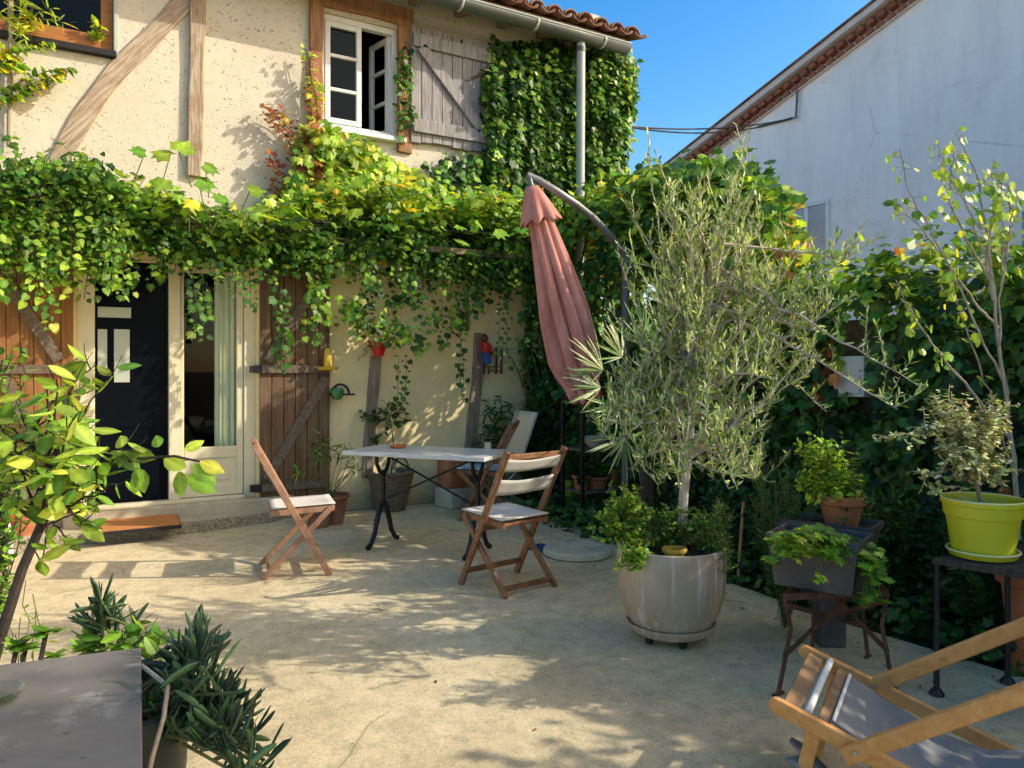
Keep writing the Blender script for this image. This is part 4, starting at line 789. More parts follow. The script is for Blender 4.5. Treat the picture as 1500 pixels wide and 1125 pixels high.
p = G(838, 748); lg_ = thing('square_planter', 'tall lime green planter standing left of the plant shelf', 'planter', p)
b = MB(); b.hexa([(p[0]-.06,p[1]-.06,0),(p[0]+.06,p[1]-.06,0),(p[0]+.06,p[1]+.06,0),(p[0]-.06,p[1]+.06,0)], [(p[0]-.085,p[1]-.085,.30),(p[0]+.085,p[1]-.085,.30),(p[0]+.085,p[1]+.085,.30),(p[0]-.085,p[1]+.085,.30)]); b.build('pot_body', 'lime_green', lg_, bevel=0.012)
b = MB(); b.box(p[0]-.075, p[0]+.075, p[1]-.075, p[1]+.075, .301, .306); b.build('potting_soil', 'soil', lg_)
p = AT(872, 575, 6.1); b = MB(); b.sphere(p, 0.055, 14, 10, (1.1, 1, 0.8)); b.tube([p+[0,0,.03], p+[0.02,0,.08]], .006, 5); single(b.build('red_lantern', 'red', None, smooth=True), 'small red ball lantern hanging just right of the parasol tip', 'lantern')

# ---- big olive pot
OP = G(983, 936); ob = thing('large_planter', 'large rounded taupe planter holding the olive tree', 'planter', OP)
R0 = 0.267; b = MB()
b.lathe([(0.165, 0.085), (0.20, 0.095), (0.235, 0.155), (0.258, 0.235), (0.268, 0.335), (0.267, 0.43), (0.262, 0.470), (0.255, 0.475), (0.245, 0.470), (0.243, 0.44)], (OP[0], OP[1], 0), 64); b.build('pot_body', 'pot', ob, smooth=True)
soil(0.244, (OP[0], OP[1], 0.445), ob)
b = MB(); b.lathe([(0.15, 0.046), (0.185, 0.048), (0.215, 0.078), (0.222, 0.098), (0.214, 0.098), (0.205, 0.088), (0.0001, 0.084)], (OP[0], OP[1], 0), 56); b.build('saucer', 'pot', ob, smooth=True)
for k in range(5):
    a = 2*math.pi*k/5 - 1.9; c = (OP[0]+.14*math.cos(a), OP[1]+.14*math.sin(a)); w = MB(Matrix.Translation((c[0], c[1], 0.022)) @ Matrix.Rotation(a, 4, 'Z') @ Matrix.Rotation(R(90), 4, 'Y'))
    w.lathe([(0.02, -.012), (0.022, -.008), (0.022, .008), (0.02, .012)], (0, 0, 0), 12); w.build('castor', 'rubber', ob, smooth=True)
p = np.array([OP[0], OP[1], 0.425]) - DV*0.17 - RV*0.02; b = potmb(0.04, 0.055, 0.07, p, .02, .006); single(b.build('small_pot', 'ochre', None, smooth=True), 'small ochre yellow pot set in the soil of the large planter', 'pot')

# ---- rusty stand with charcoal planters
SP0 = CW(1.245, 3.22); st = thing('iron_stand', 'rusty folding iron stand under the charcoal trough', 'stand', (SP0[0], SP0[1], 0))
LF = [CW(*gcam(1147, 1016)), CW(*gcam(1302, 1008)), CW(*gcam(1268, 965)), CW(*gcam(1192, 955))]
sh_ = 0.40
sc_ = sum(LF)/4; TP = [sc_ + (q-sc_)*0.98 + [0, 0, sh_] for q in LF]
for i in range(4):
    k = [np.array(TP[i]), TP[i]*0.65+LF[i]*0.35 + (sc_-LF[i])*0.12, LF[i]*0.8+TP[i]*0.2 + (LF[i]-sc_)*0.02, LF[i] + (LF[i]-sc_)*0.08 + [0, 0, 0.008]]
    b = MB(); b.tube(k, 0.010, 6); b.tube([LF[i]+[0,0,.006], LF[i] + (LF[i]-sc_)*0.16+[0,0,.006]], .009, 6); b.build('leg', 'rust', st, smooth=True)
for i in range(4):
    b = MB(); b.bar(TP[i], TP[(i+1) % 4], 0.028, 0.008, (0, 0, 1)); b.build('top_rail', 'rust', st)
for i, j in ((0, 2), (1, 3)):
    A, B = TP[i] - [0, 0, .03], LF[j]*0.62 + TP[j]*0.38
    b = MB(); b.bar(A, B, 0.02, 0.007, (0, 0, 1)); b.build('brace', 'rust', st)
    A, B = TP[j] - [0, 0, .03], LF[i]*0.62 + TP[i]*0.38
    b = MB(); b.bar(A, B, 0.02, 0.007, (0, 0, 1)); b.build('brace', 'rust', st)
for t in (0.2, 0.5, 0.8):
    b = MB(); b.bar(TP[0]*(1-t)+TP[1]*t + [0,0,.006], TP[3]*(1-t)+TP[2]*t+[0,0,.006], 0.03, 0.006, (1, 0, 0)); b.build('slat', 'rust', st)
def trough(name, label, c, axx, L, Wd, h, z0, taper=0.86):
    t = thing(name, label, 'planter', (c[0], c[1], z0)); ayy = np.array([-axx[1], axx[0], 0]); b = MB()
    def q(s, z): return [np.array([c[0], c[1], z]) + axx*sx_*L/2*s + ayy*sy_*Wd/2*s for sx_, sy_ in ((-1,-1),(1,-1),(1,1),(-1,1))]
    v = q(taper, z0) + q(0.985, z0+h-0.035) + q(1.03, z0+h-0.035) + q(1.04, z0+h) + q(0.96, z0+h) + q(0.94, z0+h-0.03)
    fs = [(0, 3, 2, 1)] + [(i*4+k, i*4+(k+1) % 4, (i+1)*4+(k+1) % 4, (i+1)*4+k) for i in range(5) for k in range(4)] + [(20, 21, 22, 23)]
    b.add(v, fs); b.build('trough', 'planter', t, bevel=0.006)
    s = MB(); s.add(q(0.938, z0+h-0.026), [(0, 1, 2, 3)]); s.build('potting_soil', 'soil', t); return t
ex = np.array([math.sin(0), 0, 0]); axt = unit(RV*0.80 + DV*-0.60); axt[2] = 0
TC = CW(*gcam(1220, 893, sh_+0.012)); TC = CW(1.335, 3.34); T1 = (TC[0], TC[1])
trough('trough_planter', 'charcoal trough with leafy green strawberry plants on the rusty stand', TC, axt, 0.37, 0.26, 0.225, sh_+0.012)
TC2 = CW(1.555, 3.78)
tbk = thing('back_pedestal', 'dark square pedestal standing behind the rusty stand', 'pedestal', (TC2[0], TC2[1], 0))
rbox(MB(), TC2, 0.13, 0.13, -0.0, 0.44, -0.6).build('pedestal_body', 'planter', tbk, bevel=0.01)
rbox(MB(), TC2, 0.34, 0.22, 0.442, 0.46, -0.6).build('pedestal_top', 'planter', tbk, bevel=0.006)
trough('trough_planter', 'second charcoal trough behind, carrying the terracotta herb pot', TC2, axt, 0.44, 0.24, 0.15, 0.461)
tp = np.array([TC2[0], TC2[1], 0.584]) + RV*0.055 - DV*0.02
pot('terracotta_pot', 'bright terracotta pot of herbs standing on the rear charcoal trough', 'pot', tp, 0.075, 0.105, 0.15, 'terracotta', 0.045, 0.01)

# ---- dark side table with lime pot
dt_ = CW(2.12, 3.22); dth = 0.585
dtab = thing('side_table', 'dark weathered side table carrying the lime pot at the right edge', 'table', (dt_[0], dt_[1], 0))
L1 = gcam(1372, 1018); L2 = gcam(1476, 1001)
cA, cB, cC, cD = CW(1.70, 3.12, dth), CW(1.98, 2.86, dth), CW(2.62, 3.12, dth), CW(2.34, 3.42, dth)
b = MB(); b.hexa([q - [0,0,.03] for q in (cA, cB, cC, cD)], [cA, cB, cC, cD]); b.build('tabletop', 'bark', dtab, bevel=0.006)
for q in (CW(*L1), CW(*L2), CW(2.02, 2.92), CW(2.55, 3.14)):
    b = MB(); b.tube([q + [0, 0, .012], q + [0, 0, dth-.031]], 0.012, 8); b.lathe([(0.03, 0), (0.03, .01), (0.014, .03)], (q[0], q[1], 0), 10); b.build('leg', 'iron', dtab, smooth=True)
LP = CW(1.915, 3.13, dth + 0.002); lp = thing('lime_pot', 'lime yellow plastic pot with saucer on the dark side table', 'pot', LP)
b = MB(); b.lathe([(0.105, 0.02), (0.112, 0.024), (0.134, 0.165), (0.141, 0.168), (0.146, 0.212), (0.152, 0.216), (0.153, 0.232), (0.146, 0.236), (0.136, 0.225), (0.134, 0.19)], LP, 48); b.build('pot_body', 'lime', lp, smooth=True)
b = MB(); b.lathe([(0.095, 0), (0.12, 0.004), (0.132, 0.026), (0.128, 0.03), (0.118, 0.016), (0.0001, 0.012)], LP, 40); b.build('saucer', 'lime', lp, smooth=True)
b = MB(); b.tube([(LP[0]+.13*math.cos(a), LP[1]+.13*math.sin(a), LP[2]+.028) for a in np.linspace(0, 2*math.pi, 48)], 0.0045, 6); b.build('saucer_rim', 'lime_pale', lp, smooth=True)
b = MB(); b.tube([(LP[0]+.149*math.cos(a), LP[1]+.149*math.sin(a), LP[2]+.235) for a in np.linspace(0, 2*math.pi, 56)], 0.005, 6); b.build('pot_rim', 'lime_pale', lp, smooth=True)
soil(0.135, (LP[0], LP[1], LP[2]+0.19), lp)
p = CW(2.295, 3.20, dth+.002); b = MB(); rbox(b, p, 0.13, 0.13, dth+.002, dth+.115, 0.5); hb = single(b.build('clay_brick', 'terracotta', None, bevel=0.006), 'pale clay brick standing behind the lime pot on the table', 'brick')
p = CW(2.33, 3.02, dth+.002); b = MB(); b.lathe([(0.05, 0), (0.055, 0.10), (0.05, 0.13), (0.045, 0.13), (0.045, .01), (0.0001, .01)], p, 20); single(b.build('glass_jar', 'glass', None, smooth=True), 'glass jar on the dark side table at the picture edge', 'jar')
p = G(1512, 962); pot('terracotta_pot', 'tall terracotta pot under the dark side table at the right edge', 'pot', CW(2.36, 3.42), 0.12, 0.17, 0.44, 'terracotta', 0.05)

# ---- meter box on ivy wall
a = WX(1221, 522, BX - 0.24); c = WX(1265, 582, BX - 0.24); MBY, MBZ = (a[1]+c[1])/2, (a[2]+c[2])/2; mbx = thing('meter_box', 'white utility box half hidden in the dark ivy wall', 'box', ((BX-0.1), (a[1]+c[1])/2, c[2]))
MB().box(BX-0.24, BX-0.01, c[1], a[1], c[2], a[2]).build('box_body', 'paleblue', mbx, bevel=0.006)
MB().box(BX-0.252, BX-0.242, c[1]+.02, a[1]-.02, c[2]+.02, c[2]+(a[2]-c[2])*.52).build('box_door', 'paleblue', mbx, bevel=0.004)

# ---- deck chair
no = np.array([0.789, 2.28]); wv = np.array([0.25, 0.43]); ud = unit(np.array([0.852, -0.523]))
def DC(u, w, h): q = no + ud*u + wv*w; return CW(q[0], q[1], h)
dk = thing('deck_chair', 'wooden deck chair with slate grey canvas sling in the lower right corner', 'deck chair', DC(0.4, 0.5, 0))
nrm = unit(DC(0, 1, 0) - DC(0, 0, 0))
sl_ = -0.40
for w in (0.0, 1.0):
    b = MB(); A, B = DC(-0.005, w, 0.352), DC(0.98, w, 0.352 - 0.325); b.bar(A, B, 0.026, 0.046, nrm)
    b.tube([A + nrm*-0.013, A + nrm*0.013], 0.023, 14); b.build('seat_rail', 'deckwood', dk, bevel=0.006)
    wo = w + (-0.07 if w == 0 else 0.07)
    wo = w + (-0.062 if w == 0 else 0.0)
    A, B = DC(0.185, wo, 0.262), DC(1.12, wo, 0.865); b = MB(); b.bar(A, B, 0.027, 0.048, nrm); b.build('back_rail', 'deckwood', dk, bevel=0.006)
    pv = DC(0.215, w + (-0.03 if w == 0 else 0.0), 0.285); b = MB(); b.tube([pv - nrm*0.035, pv + nrm*0.035], 0.007, 8); b.build('pivot_bolt', 'steel', dk)
b = MB(); b.bar(DC(0.03, 0.03, 0.341), DC(0.03, 0.97, 0.341), 0.05, 0.022, DC(1, 0, -.40)-DC(0, 0, 0)); b.build('front_rail', 'plankbrown', dk, bevel=0.004)
b = MB(); b.bar(DC(0.118, 0.03, 0.310), DC(0.118, 0.97, 0.310), 0.036, 0.022, DC(1, 0, -.40)-DC(0, 0, 0)); b.build('front_rail', 'plankbrown', dk, bevel=0.004)
b = MB(); b.tube([DC(0.08, 0.04, 0.342), DC(0.08, 0.96, 0.342)], 0.011, 10); b.build('rod', 'white', dk, smooth=True)
b = MB(); b.tube([DC(1.08, 0.0, 0.838), DC(1.08, 0.97, 0.838)], 0.014, 10); b.build('top_rod', 'deckwood', dk, smooth=True)
for w in (0.03, 0.97):
    b = MB(); b.bar(DC(0.10, w, 0.30), DC(0.03, w, 0.0), 0.026, 0.04, nrm); b.build('leg', 'deckwood', dk, bevel=0.004)
for w in (0.12, 0.88):
    b = MB(); b.bar(DC(0.80, w, 0.70), DC(0.95, w, 0.05), 0.024, 0.036, nrm); b.build('prop', 'deckwood', dk, bevel=0.004)
def sling(u, v):
    # from front rail, sagging low then up to the top rod
    t = u; x = 0.142 + 0.938*t; h = float(np.interp(t, [0, .12, .28, .42, .55, .68, .8, .9, 1.0], [0.318, .255, .185, .155, .18, .28, .445, .615, .84]))
    h += 0.006*math.sin(v*34 + t*9)*math.sin(math.pi*t) + 0.012*(abs(v-.5)*2)**2*math.sin(math.pi*t)
    return DC(x, 0.10 + 0.80*v, h)
b = MB(); b.grid(sling, 40, 30); sg = b.build('sling', 'deckcloth', dk, smooth=True, solid=0.005)
b = MB(); b.grid(lambda u, v: np.array(sling(0.0+0.010*u, v)) + [0, 0, 0.006], 2, 20); b.build('sling_hem', 'white', dk, smooth=True, solid=0.004)
b = MB(); b.grid(lambda u, v: DC(0.02 + 0.42*u + .03*math.sin(v*5), 0.0 + 0.5*v, 0.20 - 0.10*math.sin(math.pi*u*.9) - .05*v + .01*math.sin(u*14)), 16, 10); b.build('head_flap', 'deckcloth', dk, smooth=True, solid=0.01)

# ---- grey foreground table, dish
gt = [G(207, 948, 0.74)]; right = unit(np.array([0.5*RV[0]-1.03*DV[0], 0.5*RV[1]-1.03*DV[1], 0.0])); back = unit(-(0.244*RV + 0.098*DV))
c0 = gt[0]; c1 = c0 + right*0.8; c2 = c1 + back*0.85; c3 = c0 + back*0.85
gtb = thing('garden_table', 'plain grey topped table in the lower left foreground', 'table', ((c0+c2)/2*[1,1,0]))
b = MB(); b.hexa([q - [0,0,.018] for q in (c3, c2, c1, c0)], [c3, c2, c1, c0]); b.build('tabletop', 'greytop', gtb, bevel=0.003)
for q in (c0, c1, c2, c3):
    m = (c0+c2)/2; q = q + (m-q)*0.08; MB().box(q[0]-.02, q[0]+.02, q[1]-.02, q[1]+.02, 0, 0.721).build('leg', 'anthracite', gtb)
p = G(-6, 1030, 0.74); b = MB(); b.lathe([(0.025, 0), (0.040, 0.006), (0.048, 0.022), (0.045, 0.023), (0.036, 0.009), (0.0001, 0.006)], (p[0], p[1], 0.741), 32); single(b.build('glass_dish', 'glassdish', None, smooth=True), 'small clear glass dish on the grey table', 'dish') if 'glassdish' in MT else None

# ---- red stool and pots by the left edge
p = G(-10, 826); rs = thing('red_stool', 'small stool with red cushion at the left edge', 'stool', p)
b = MB(); b.lathe([(0.15, 0), (0.17, 0.02), (0.165, 0.045), (0.10, 0.06), (0.0001, 0.064)], (p[0], p[1], 0.30), 28); b.build('cushion', 'red', rs, smooth=True)
for k in range(4):
    a = math.pi/4 + k*math.pi/2; b = MB(); b.tube([(p[0]+.11*math.cos(a), p[1]+.11*math.sin(a), .30), (p[0]+.15*math.cos(a), p[1]+.15*math.sin(a), 0)], .014, 8); b.build('leg', 'white', rs, smooth=True)
pot('terracotta_pot', 'pale terracotta pot at the left edge beside the red stool', 'pot', G(32, 800, 0.0), 0.09, 0.13, 0.24, 'terracotta')
# ================================================================== PLANTS
DK = [(.012,.042,.010), (.022,.07,.014), (.035,.10,.018), (.055,.13,.022)]
MD = [(.05,.13,.017), (.085,.19,.022), (.125,.245,.03)]
YG = [(.18,.30,.03), (.26,.37,.04), (.35,.42,.05)]
YL = [(.52,.42,.03), (.46,.33,.03)]
RD = [(.22,.075,.03), (.19,.05,.03), (.27,.12,.045), (.13,.04,.022)]
OL = [(.17,.24,.07), (.26,.33,.11), (.40,.46,.23), (.09,.15,.04), (.32,.39,.09)]
OLIV = halves([(0, 0), (1, 0), (0.7, 0.11), (0.3, 0.10)], 0.25, 0.1)
def fbm(p, s):   # cheap smooth pseudo noise
    p = np.asarray(p) * s; return (np.sin(p[..., 0]*1.7 + 1.3*np.sin(p[..., 1]*1.1 + p[..., 2]*0.7)) + np.sin(p[..., 1]*2.1 + 1.1*np.sin(p[..., 2]*1.3 + 2)) + np.sin(p[..., 2]*1.9 + 1.7*np.sin(p[..., 0]*0.9 + 4))) / 3
def strand(L, start, length, nrm, size, pal, w=None, spacing=0.035, sway=0.04, lift=0.02, stem=None, sp=0.05):
    n = max(3, int(length / spacing)); t = np.arange(n) * spacing
    nrm = np.array(nrm, float); lat = unit(np.cross(nrm, [0, 0, 1.0])); ph = RNG.uniform(0, 6.3); k = RNG.uniform(2, 5)
    off = sway * np.sin(k*t + ph) - sway*math.sin(ph)
    path = np.array(start) + np.outer(-t, [0, 0, 1.0]) + np.outer(off, lat) + np.outer(lift*np.sin(t*7+ph), nrm)
    if stem is not None and n > 3: stem.tube(path[::3] if n > 8 else path, 0.003, 4, False)
    side = np.where(np.arange(n) % 2 == 0, 1.0, -1.0)[:, None]
    P = path + side*lat*sp*RNG.uniform(0.2, 1, (n, 1)) + nrm*RNG.uniform(-.2, 1, (n, 1))*sp*0.8
    T = np.array([0, 0, -1.0])*0.9 + side*lat*0.5 + nrm*0.35 + RNG.normal(0, .3, (n, 3))
    N = nrm*0.75 + np.array([0, 0, 0.55]) + RNG.normal(0, .35, (n, 3))
    L.add(P, N, T, size*RNG.uniform(.45, 1.3, n), cols(n, pal, w)*RNG.uniform(.6, 1.3))
    return path

# ---- E: ivy covering the house end around the downpipe
iv = thing('climbing_ivy', 'thick green ivy hanging down the house end around the zinc downpipe', 'ivy', (5.3, D-0.05, 0))
L = Leafer(); stem = MB(); OUT = np.array([0, -1.0, 0])
prof_r = [(60, 917), (95, 930), (130, 915), (175, 902), (215, 908), (250, 922), (275, 930), (330, 940)]
for k in range(520):
    py = RNG.uniform(62, 330); rx = np.interp(py, [a for a, _ in prof_r], [b for _, b in prof_r]); px = RNG.uniform(718 + 8*math.sin(py*.05) + 6*math.sin(py*.17), rx)
    if px < 760 and py < 80 and RNG.random() < .5: continue
    d = 0.05 + 0.22*abs(math.sin(px*0.11))*RNG.uniform(.3, 1) + (0.12 if px > 870 else 0)
    st_ = WY(px, py, D - d); ln = RNG.uniform(.25, .9)
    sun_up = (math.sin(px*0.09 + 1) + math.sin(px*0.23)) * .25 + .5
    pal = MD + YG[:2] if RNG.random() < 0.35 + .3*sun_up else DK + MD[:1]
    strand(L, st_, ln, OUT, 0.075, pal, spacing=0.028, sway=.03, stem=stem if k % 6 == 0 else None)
n = 4200; pxs = RNG.uniform(720, 925, n); pys = RNG.uniform(58, 345, n); rr = np.interp(pys, [a for a, _ in prof_r], [b for _, b in prof_r]); kk = pxs < rr; pxs, pys = pxs[kk], pys[kk]
Q = np.array([WY(a, b_, D - .03 - .16*RNG.random()**2) for a, b_ in zip(pxs, pys)]); L.add(Q, OUT*.8 + [0, 0, .5] + RNG.normal(0, .4, (len(Q), 3)), np.array([0, -.2, -.9]) + RNG.normal(0, .45, (len(Q), 3)), .08*RNG.uniform(.4, 1.25, len(Q)), cols(len(Q), DK)*.8)  # backing leaves coloured extra dark, painted shade for the gaps
# drooping tuft at the gutter end
for k in range(40):
    st_ = WY(RNG.uniform(880, 928), RNG.uniform(78, 105), D - RNG.uniform(.1, .45)); strand(L, st_, RNG.uniform(.15, .6), OUT, 0.065, MD + YG, spacing=.03, stem=stem)
for k in range(150):
    pz = RNG.uniform(1.9, ZG + .02); bul = .18 + .22*abs(math.sin(pz*2.1 + 1)) + (.25 if pz < 2.7 else 0); st_ = np.array([XE + RNG.uniform(-.1, bul), D - RNG.uniform(-.1, .34), pz]); strand(L, st_, RNG.uniform(.2, .7), unit([.5, -1, 0]), .075, MD + YG[:2] + DK[2:], spacing=.03, stem=stem if k % 4 == 0 else None)
# side wall facing +x
for k in range(130):
    y = RNG.uniform(D - .3, D + 1.2); st_ = np.array([XE + .16 + RNG.uniform(0, .16), y, RNG.uniform(2.2, ZG)]); strand(L, st_, RNG.uniform(.3, .9), [1.0, 0, 0], 0.075, MD + DK[2:], spacing=.035)
# lower part, dark corner
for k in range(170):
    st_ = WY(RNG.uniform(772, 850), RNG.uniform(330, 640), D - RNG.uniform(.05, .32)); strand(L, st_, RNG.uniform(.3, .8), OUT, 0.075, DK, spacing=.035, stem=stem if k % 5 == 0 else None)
L.build('foliage', IVY, 'leaf_gloss', iv); stem.build('stem', 'bark', iv)

# ---- D: ivy beneath the shutter
iv = thing('climbing_ivy', 'dark ivy patch on the wall just under the grey upper shutter', 'ivy', tuple(WY(665, 300, D-.05)))
L = Leafer(); stem = MB()
for k in range(95):
    px = RNG.uniform(604, 735); py = RNG.uniform(np.interp(px, [604, 640, 735], [265, 222, 225]), 330)
    st_ = WY(px, py, D - RNG.uniform(.04, .26)); yel = px > 690 and RNG.random() < .45
    strand(L, st_, RNG.uniform(.15, .45), OUT, 0.075, YG + YL[:1] if yel else DK + MD, spacing=.03, stem=stem if k % 5 == 0 else None)
for k in range(26):   # ivy climbing the timber between window and shutter
    st_ = WY(RNG.uniform(586, 600), RNG.uniform(60, 200), D - RNG.uniform(.08, .14)); strand(L, st_, RNG.uniform(.1, .3), OUT, 0.06, DK + MD + YG[:1], spacing=.035, sway=.02, stem=stem)
L.build('foliage', IVY, 'leaf_gloss', iv); stem.build('stem', 'bark', iv)

# ---- C: creeper below the window, yellow green with red tips
cr = thing('virginia_creeper', 'yellow green creeper with reddish tips spreading below the upper window', 'creeper', tuple(WY(520, 300, D-.05)))
L = Leafer(); stem = MB()
poly_t = [(430, 235), (455, 180), (480, 176), (520, 192), (560, 218), (600, 240), (650, 262)]
for k in range(300):
    px = RNG.uniform(425, 650); top = np.interp(px, [a for a, _ in poly_t], [b for _, b in poly_t]); py = RNG.uniform(top, 335)
    edge_ = (py - top) < 18
    st_ = WY(px, py, D - RNG.uniform(.05, .34)); pal = (YG + YG + MD[1:]) if not (px < 470 and RNG.random() < .4) else RD + YG
    strand(L, st_, RNG.uniform(.12, .35), OUT, 0.085, pal + (YL[:1] if RNG.random() < .3 else []), spacing=.033, stem=stem if k % 4 == 0 else None)
def arm_strand(pts, pal, size=0.052, dd=0.09, sp=.03):
    P = np.array([WY(a, b, D - dd - .03*i/len(pts)) for i, (a, b) in enumerate(pts)])
    stem.tube(P, 0.004, 5, False); seg = np.linspace(0, 1, int(np.sum(np.linalg.norm(np.diff(P, axis=0), axis=1))/sp)+2); ii = np.linspace(0, 1, len(P))
    Q = np.stack([np.interp(seg, ii, P[:, k]) for k in range(3)], axis=1); n = len(Q); side = np.where(np.arange(n) % 2 == 0, 1.0, -1.0)[:, None]
    dr = unit(P[-1]-P[0]); lat = unit(np.cross(dr, OUT)); Q = Q + OUT*RNG.uniform(0, .09, (n, 1)) + side*lat*.03
    L.add(Q, OUT*.5 + [0, 0, .7] + RNG.normal(0, .3, (n, 3)), side*lat*.7 + dr*.3 + np.array([0, 0, -.5]) + OUT*.4 + RNG.normal(0, .2, (n, 3)), size*RNG.uniform(.6, 1.2, n), cols(n, pal))
for pts, pal in (([(470, 245), (440, 215), (410, 180), (384, 152)], RD), ([(465, 230), (440, 195), (420, 172), (400, 160)], RD + YL), ([(450, 285), (425, 262), (402, 245), (394, 228)], RD), ([(455, 300), (425, 290), (404, 275), (396, 262)], RD),
                 ([(462, 250), (460, 200), (455, 150), (449, 105), (445, 72)], YG + RD[:2]), ([(470, 220), (466, 170), (460, 135), (452, 118)], YG + YL), ([(480, 260), (450, 240), (430, 222), (418, 200)], YG + RD), ([(470, 300), (440, 305), (418, 300), (405, 292)], RD + YG)):
    arm_strand(pts, pal); arm_strand([(a+RNG.uniform(-6, 9), b+RNG.uniform(-3, 12)) for a, b in pts], pal)
L.build('foliage', VINE, 'leaf', cr); stem.build('stem', 'bark', cr)

# ---- pergola beam along the wall carrying the vine
pg = thing('pergola', 'slim timber pergola rail carrying the vine along the house wall', 'pergola', (2.2, 6.3, 0))
pz_ = 2.45
MB().box(-3.0, 4.4, 6.62, 6.67, pz_, pz_+.06).build('rail', 'timber', pg, bevel=.006)
for x in np.arange(-2.8, 4.5, 1.0): MB().box(x-.02, x+.02, 6.675, D-.02, pz_+.005, pz_+.05).build('rafter', 'timber', pg, bevel=.005)
# ---- A + B: the overhead foliage
def canopy_vine(root, prof, nclump, per, size, palf, tmpl, ymid=6.45, big=0, name='foliage', strands=(), sig=.085):
    P = [(WY(a, t, ymid), WY(a, b_, ymid)) for a, t, b_ in prof]; xs = np.array([p[0][0] for p in P]); zt = np.array([p[0][2] for p in P]); zb = np.array([p[1][2] for p in P])
    L = Leafer(); Lb = Leafer(); stem = MB()
    for k in range(nclump):
        x = RNG.uniform(xs[0], xs[-1]); v = RNG.beta(1.3, 1.2); z0, z1 = np.interp(x, xs, zb), np.interp(x, xs, zt); z = z0 + (z1-z0)*v
        spread = 0.14 + 0.24*v; y = ymid + RNG.uniform(-1, 1)*spread + .05
        if fbm(np.array([x, y, z]), 3.1) < -0.42: continue
        n = RNG.poisson(per); Q = np.array([x, y, z]) + RNG.normal(0, sig, (n, 3))*[1.2, .8, .9]
        Nn = np.array([0, -.55, .8]) + RNG.normal(0, .42, (n, 3)); Tt = np.array([0, -.35, -.85]) + RNG.normal(0, .45, (n, 3))
        pal, w = palf(x, v); L.add(Q, Nn, Tt, size*RNG.uniform(.4, 1.4, n), cols(n, pal, w)*RNG.uniform(.6, 1.3))
    for k in range(big):
        x = RNG.uniform(xs[0], xs[-1]); v = RNG.beta(2.6, 1.0); z0, z1 = np.interp(x, xs, zb), np.interp(x, xs, zt); z = z0 + (z1-z0)*v
        n = 2; Q = np.array([x, ymid + RNG.uniform(-.5, .35), z]) + RNG.normal(0, .05, (n, 3))
        pal, w = palf(x, min(1, v+.15)); Lb.add(Q, np.array([0, -.35, .9]) + RNG.normal(0, .35, (n, 3)), np.array([.1, -.5, -.35]) + RNG.normal(0, .5, (n, 3)), .13*RNG.uniform(.6, 1.2, n), cols(n, pal, w))
    for (px, py, ln, sz, pal) in strands:
        st_ = WY(px, py, ymid - RNG.uniform(.0, .2)); strand(L, st_, ln, OUT, sz, pal, spacing=.026, sway=.03, stem=stem)
    # woody runners along the rail
    for k in range(7):
        pts = [(x, ymid + RNG.uniform(-.25, .3), np.interp(x, xs, zb)*.45 + np.interp(x, xs, zt)*.55 + RNG.uniform(-.12, .12)) for x in np.linspace(xs[0], xs[-1], 12)]; stem.tube(pts, .008, 5, False)
    L.build(name, tmpl, 'leaf', root)
    if big: Lb.build('broad_leaves', VINE, 'leaf', root)
    stem.build('stem', 'bark', root)
ivA = thing('climbing_ivy', 'bright green ivy curtain hanging over the honey brown shutter on the left', 'ivy', tuple(WY(60, 330, 6.45)))
def pa(x, v): return (MD + YG[:1] + DK[1:], [3, 3, 2, .8+v, 1, 1.4, 2])  # dark leaf colours mixed in to paint shade into the ivy curtain
sA = [(RNG.uniform(-40, 178), RNG.uniform(225, 340), RNG.uniform(.25, .6), .05, MD + YG[:2]) for k in range(140)] + [(64, 340, .75, .06, YG + MD), (110, 360, .4, .065, YG), (8, 340, .5, .06, MD)]
canopy_vine(ivA, [(-140, 226, 336), (0, 228, 338), (40, 236, 352), (100, 246, 348), (150, 260, 352), (182, 280, 356)], 560, 12, .05, pa, HEART, strands=sA, sig=.075)
gv = thing('grape_vine', 'sunlit yellow green grape vine trained over the door and along the wall', 'vine', tuple(WY(450, 400, 6.45)))
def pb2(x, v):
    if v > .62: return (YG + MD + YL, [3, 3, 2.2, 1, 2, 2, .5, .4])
    return (DK[1:] + MD + YG[:2], [2.2, 2.2, 2.2, 2, 2, 1.6, 1.0, .6])  # darker greens low in the vine paint its inner shade
sB = []
for k in range(85):
    px = RNG.uniform(180, 770); sB.append((px, np.interp(px, [180, 300, 400, 560, 770], [330, 352, 345, 365, 390]) + RNG.uniform(-40, 25), RNG.uniform(.12, .36), .05, MD + YG[:2] + DK[2:]))
sB += [(192, 375, .35, .07, YG + MD), (232, 370, .3, .06, MD), (298, 420, .45, .06, MD + DK[1:]), (282, 400, .5, .06, DK[1:] + MD), (345, 385, .30, .05, DK[1:]), (366, 385, .42, .05, DK[1:]), (462, 380, .75, .07, YG[:2] + MD), (470, 360, .7, .07, YG + MD), (405, 420, .75, .06, DK[1:]+MD[:1]), (418, 430, .55, .06, MD)]
canopy_vine(gv, [(172, 280, 350), (200, 285, 358), (230, 288, 362), (260, 290, 362), (300, 312, 378), (340, 328, 370), (380, 322, 362), (420, 300, 380), (450, 282, 385), (500, 268, 372), (560, 278, 375), (620, 284, 395), (700, 288, 400), (745, 298, 405), (775, 312, 410)], 760, 15, .056, pb2, VINE, big=170, ymid=6.70, strands=sB)
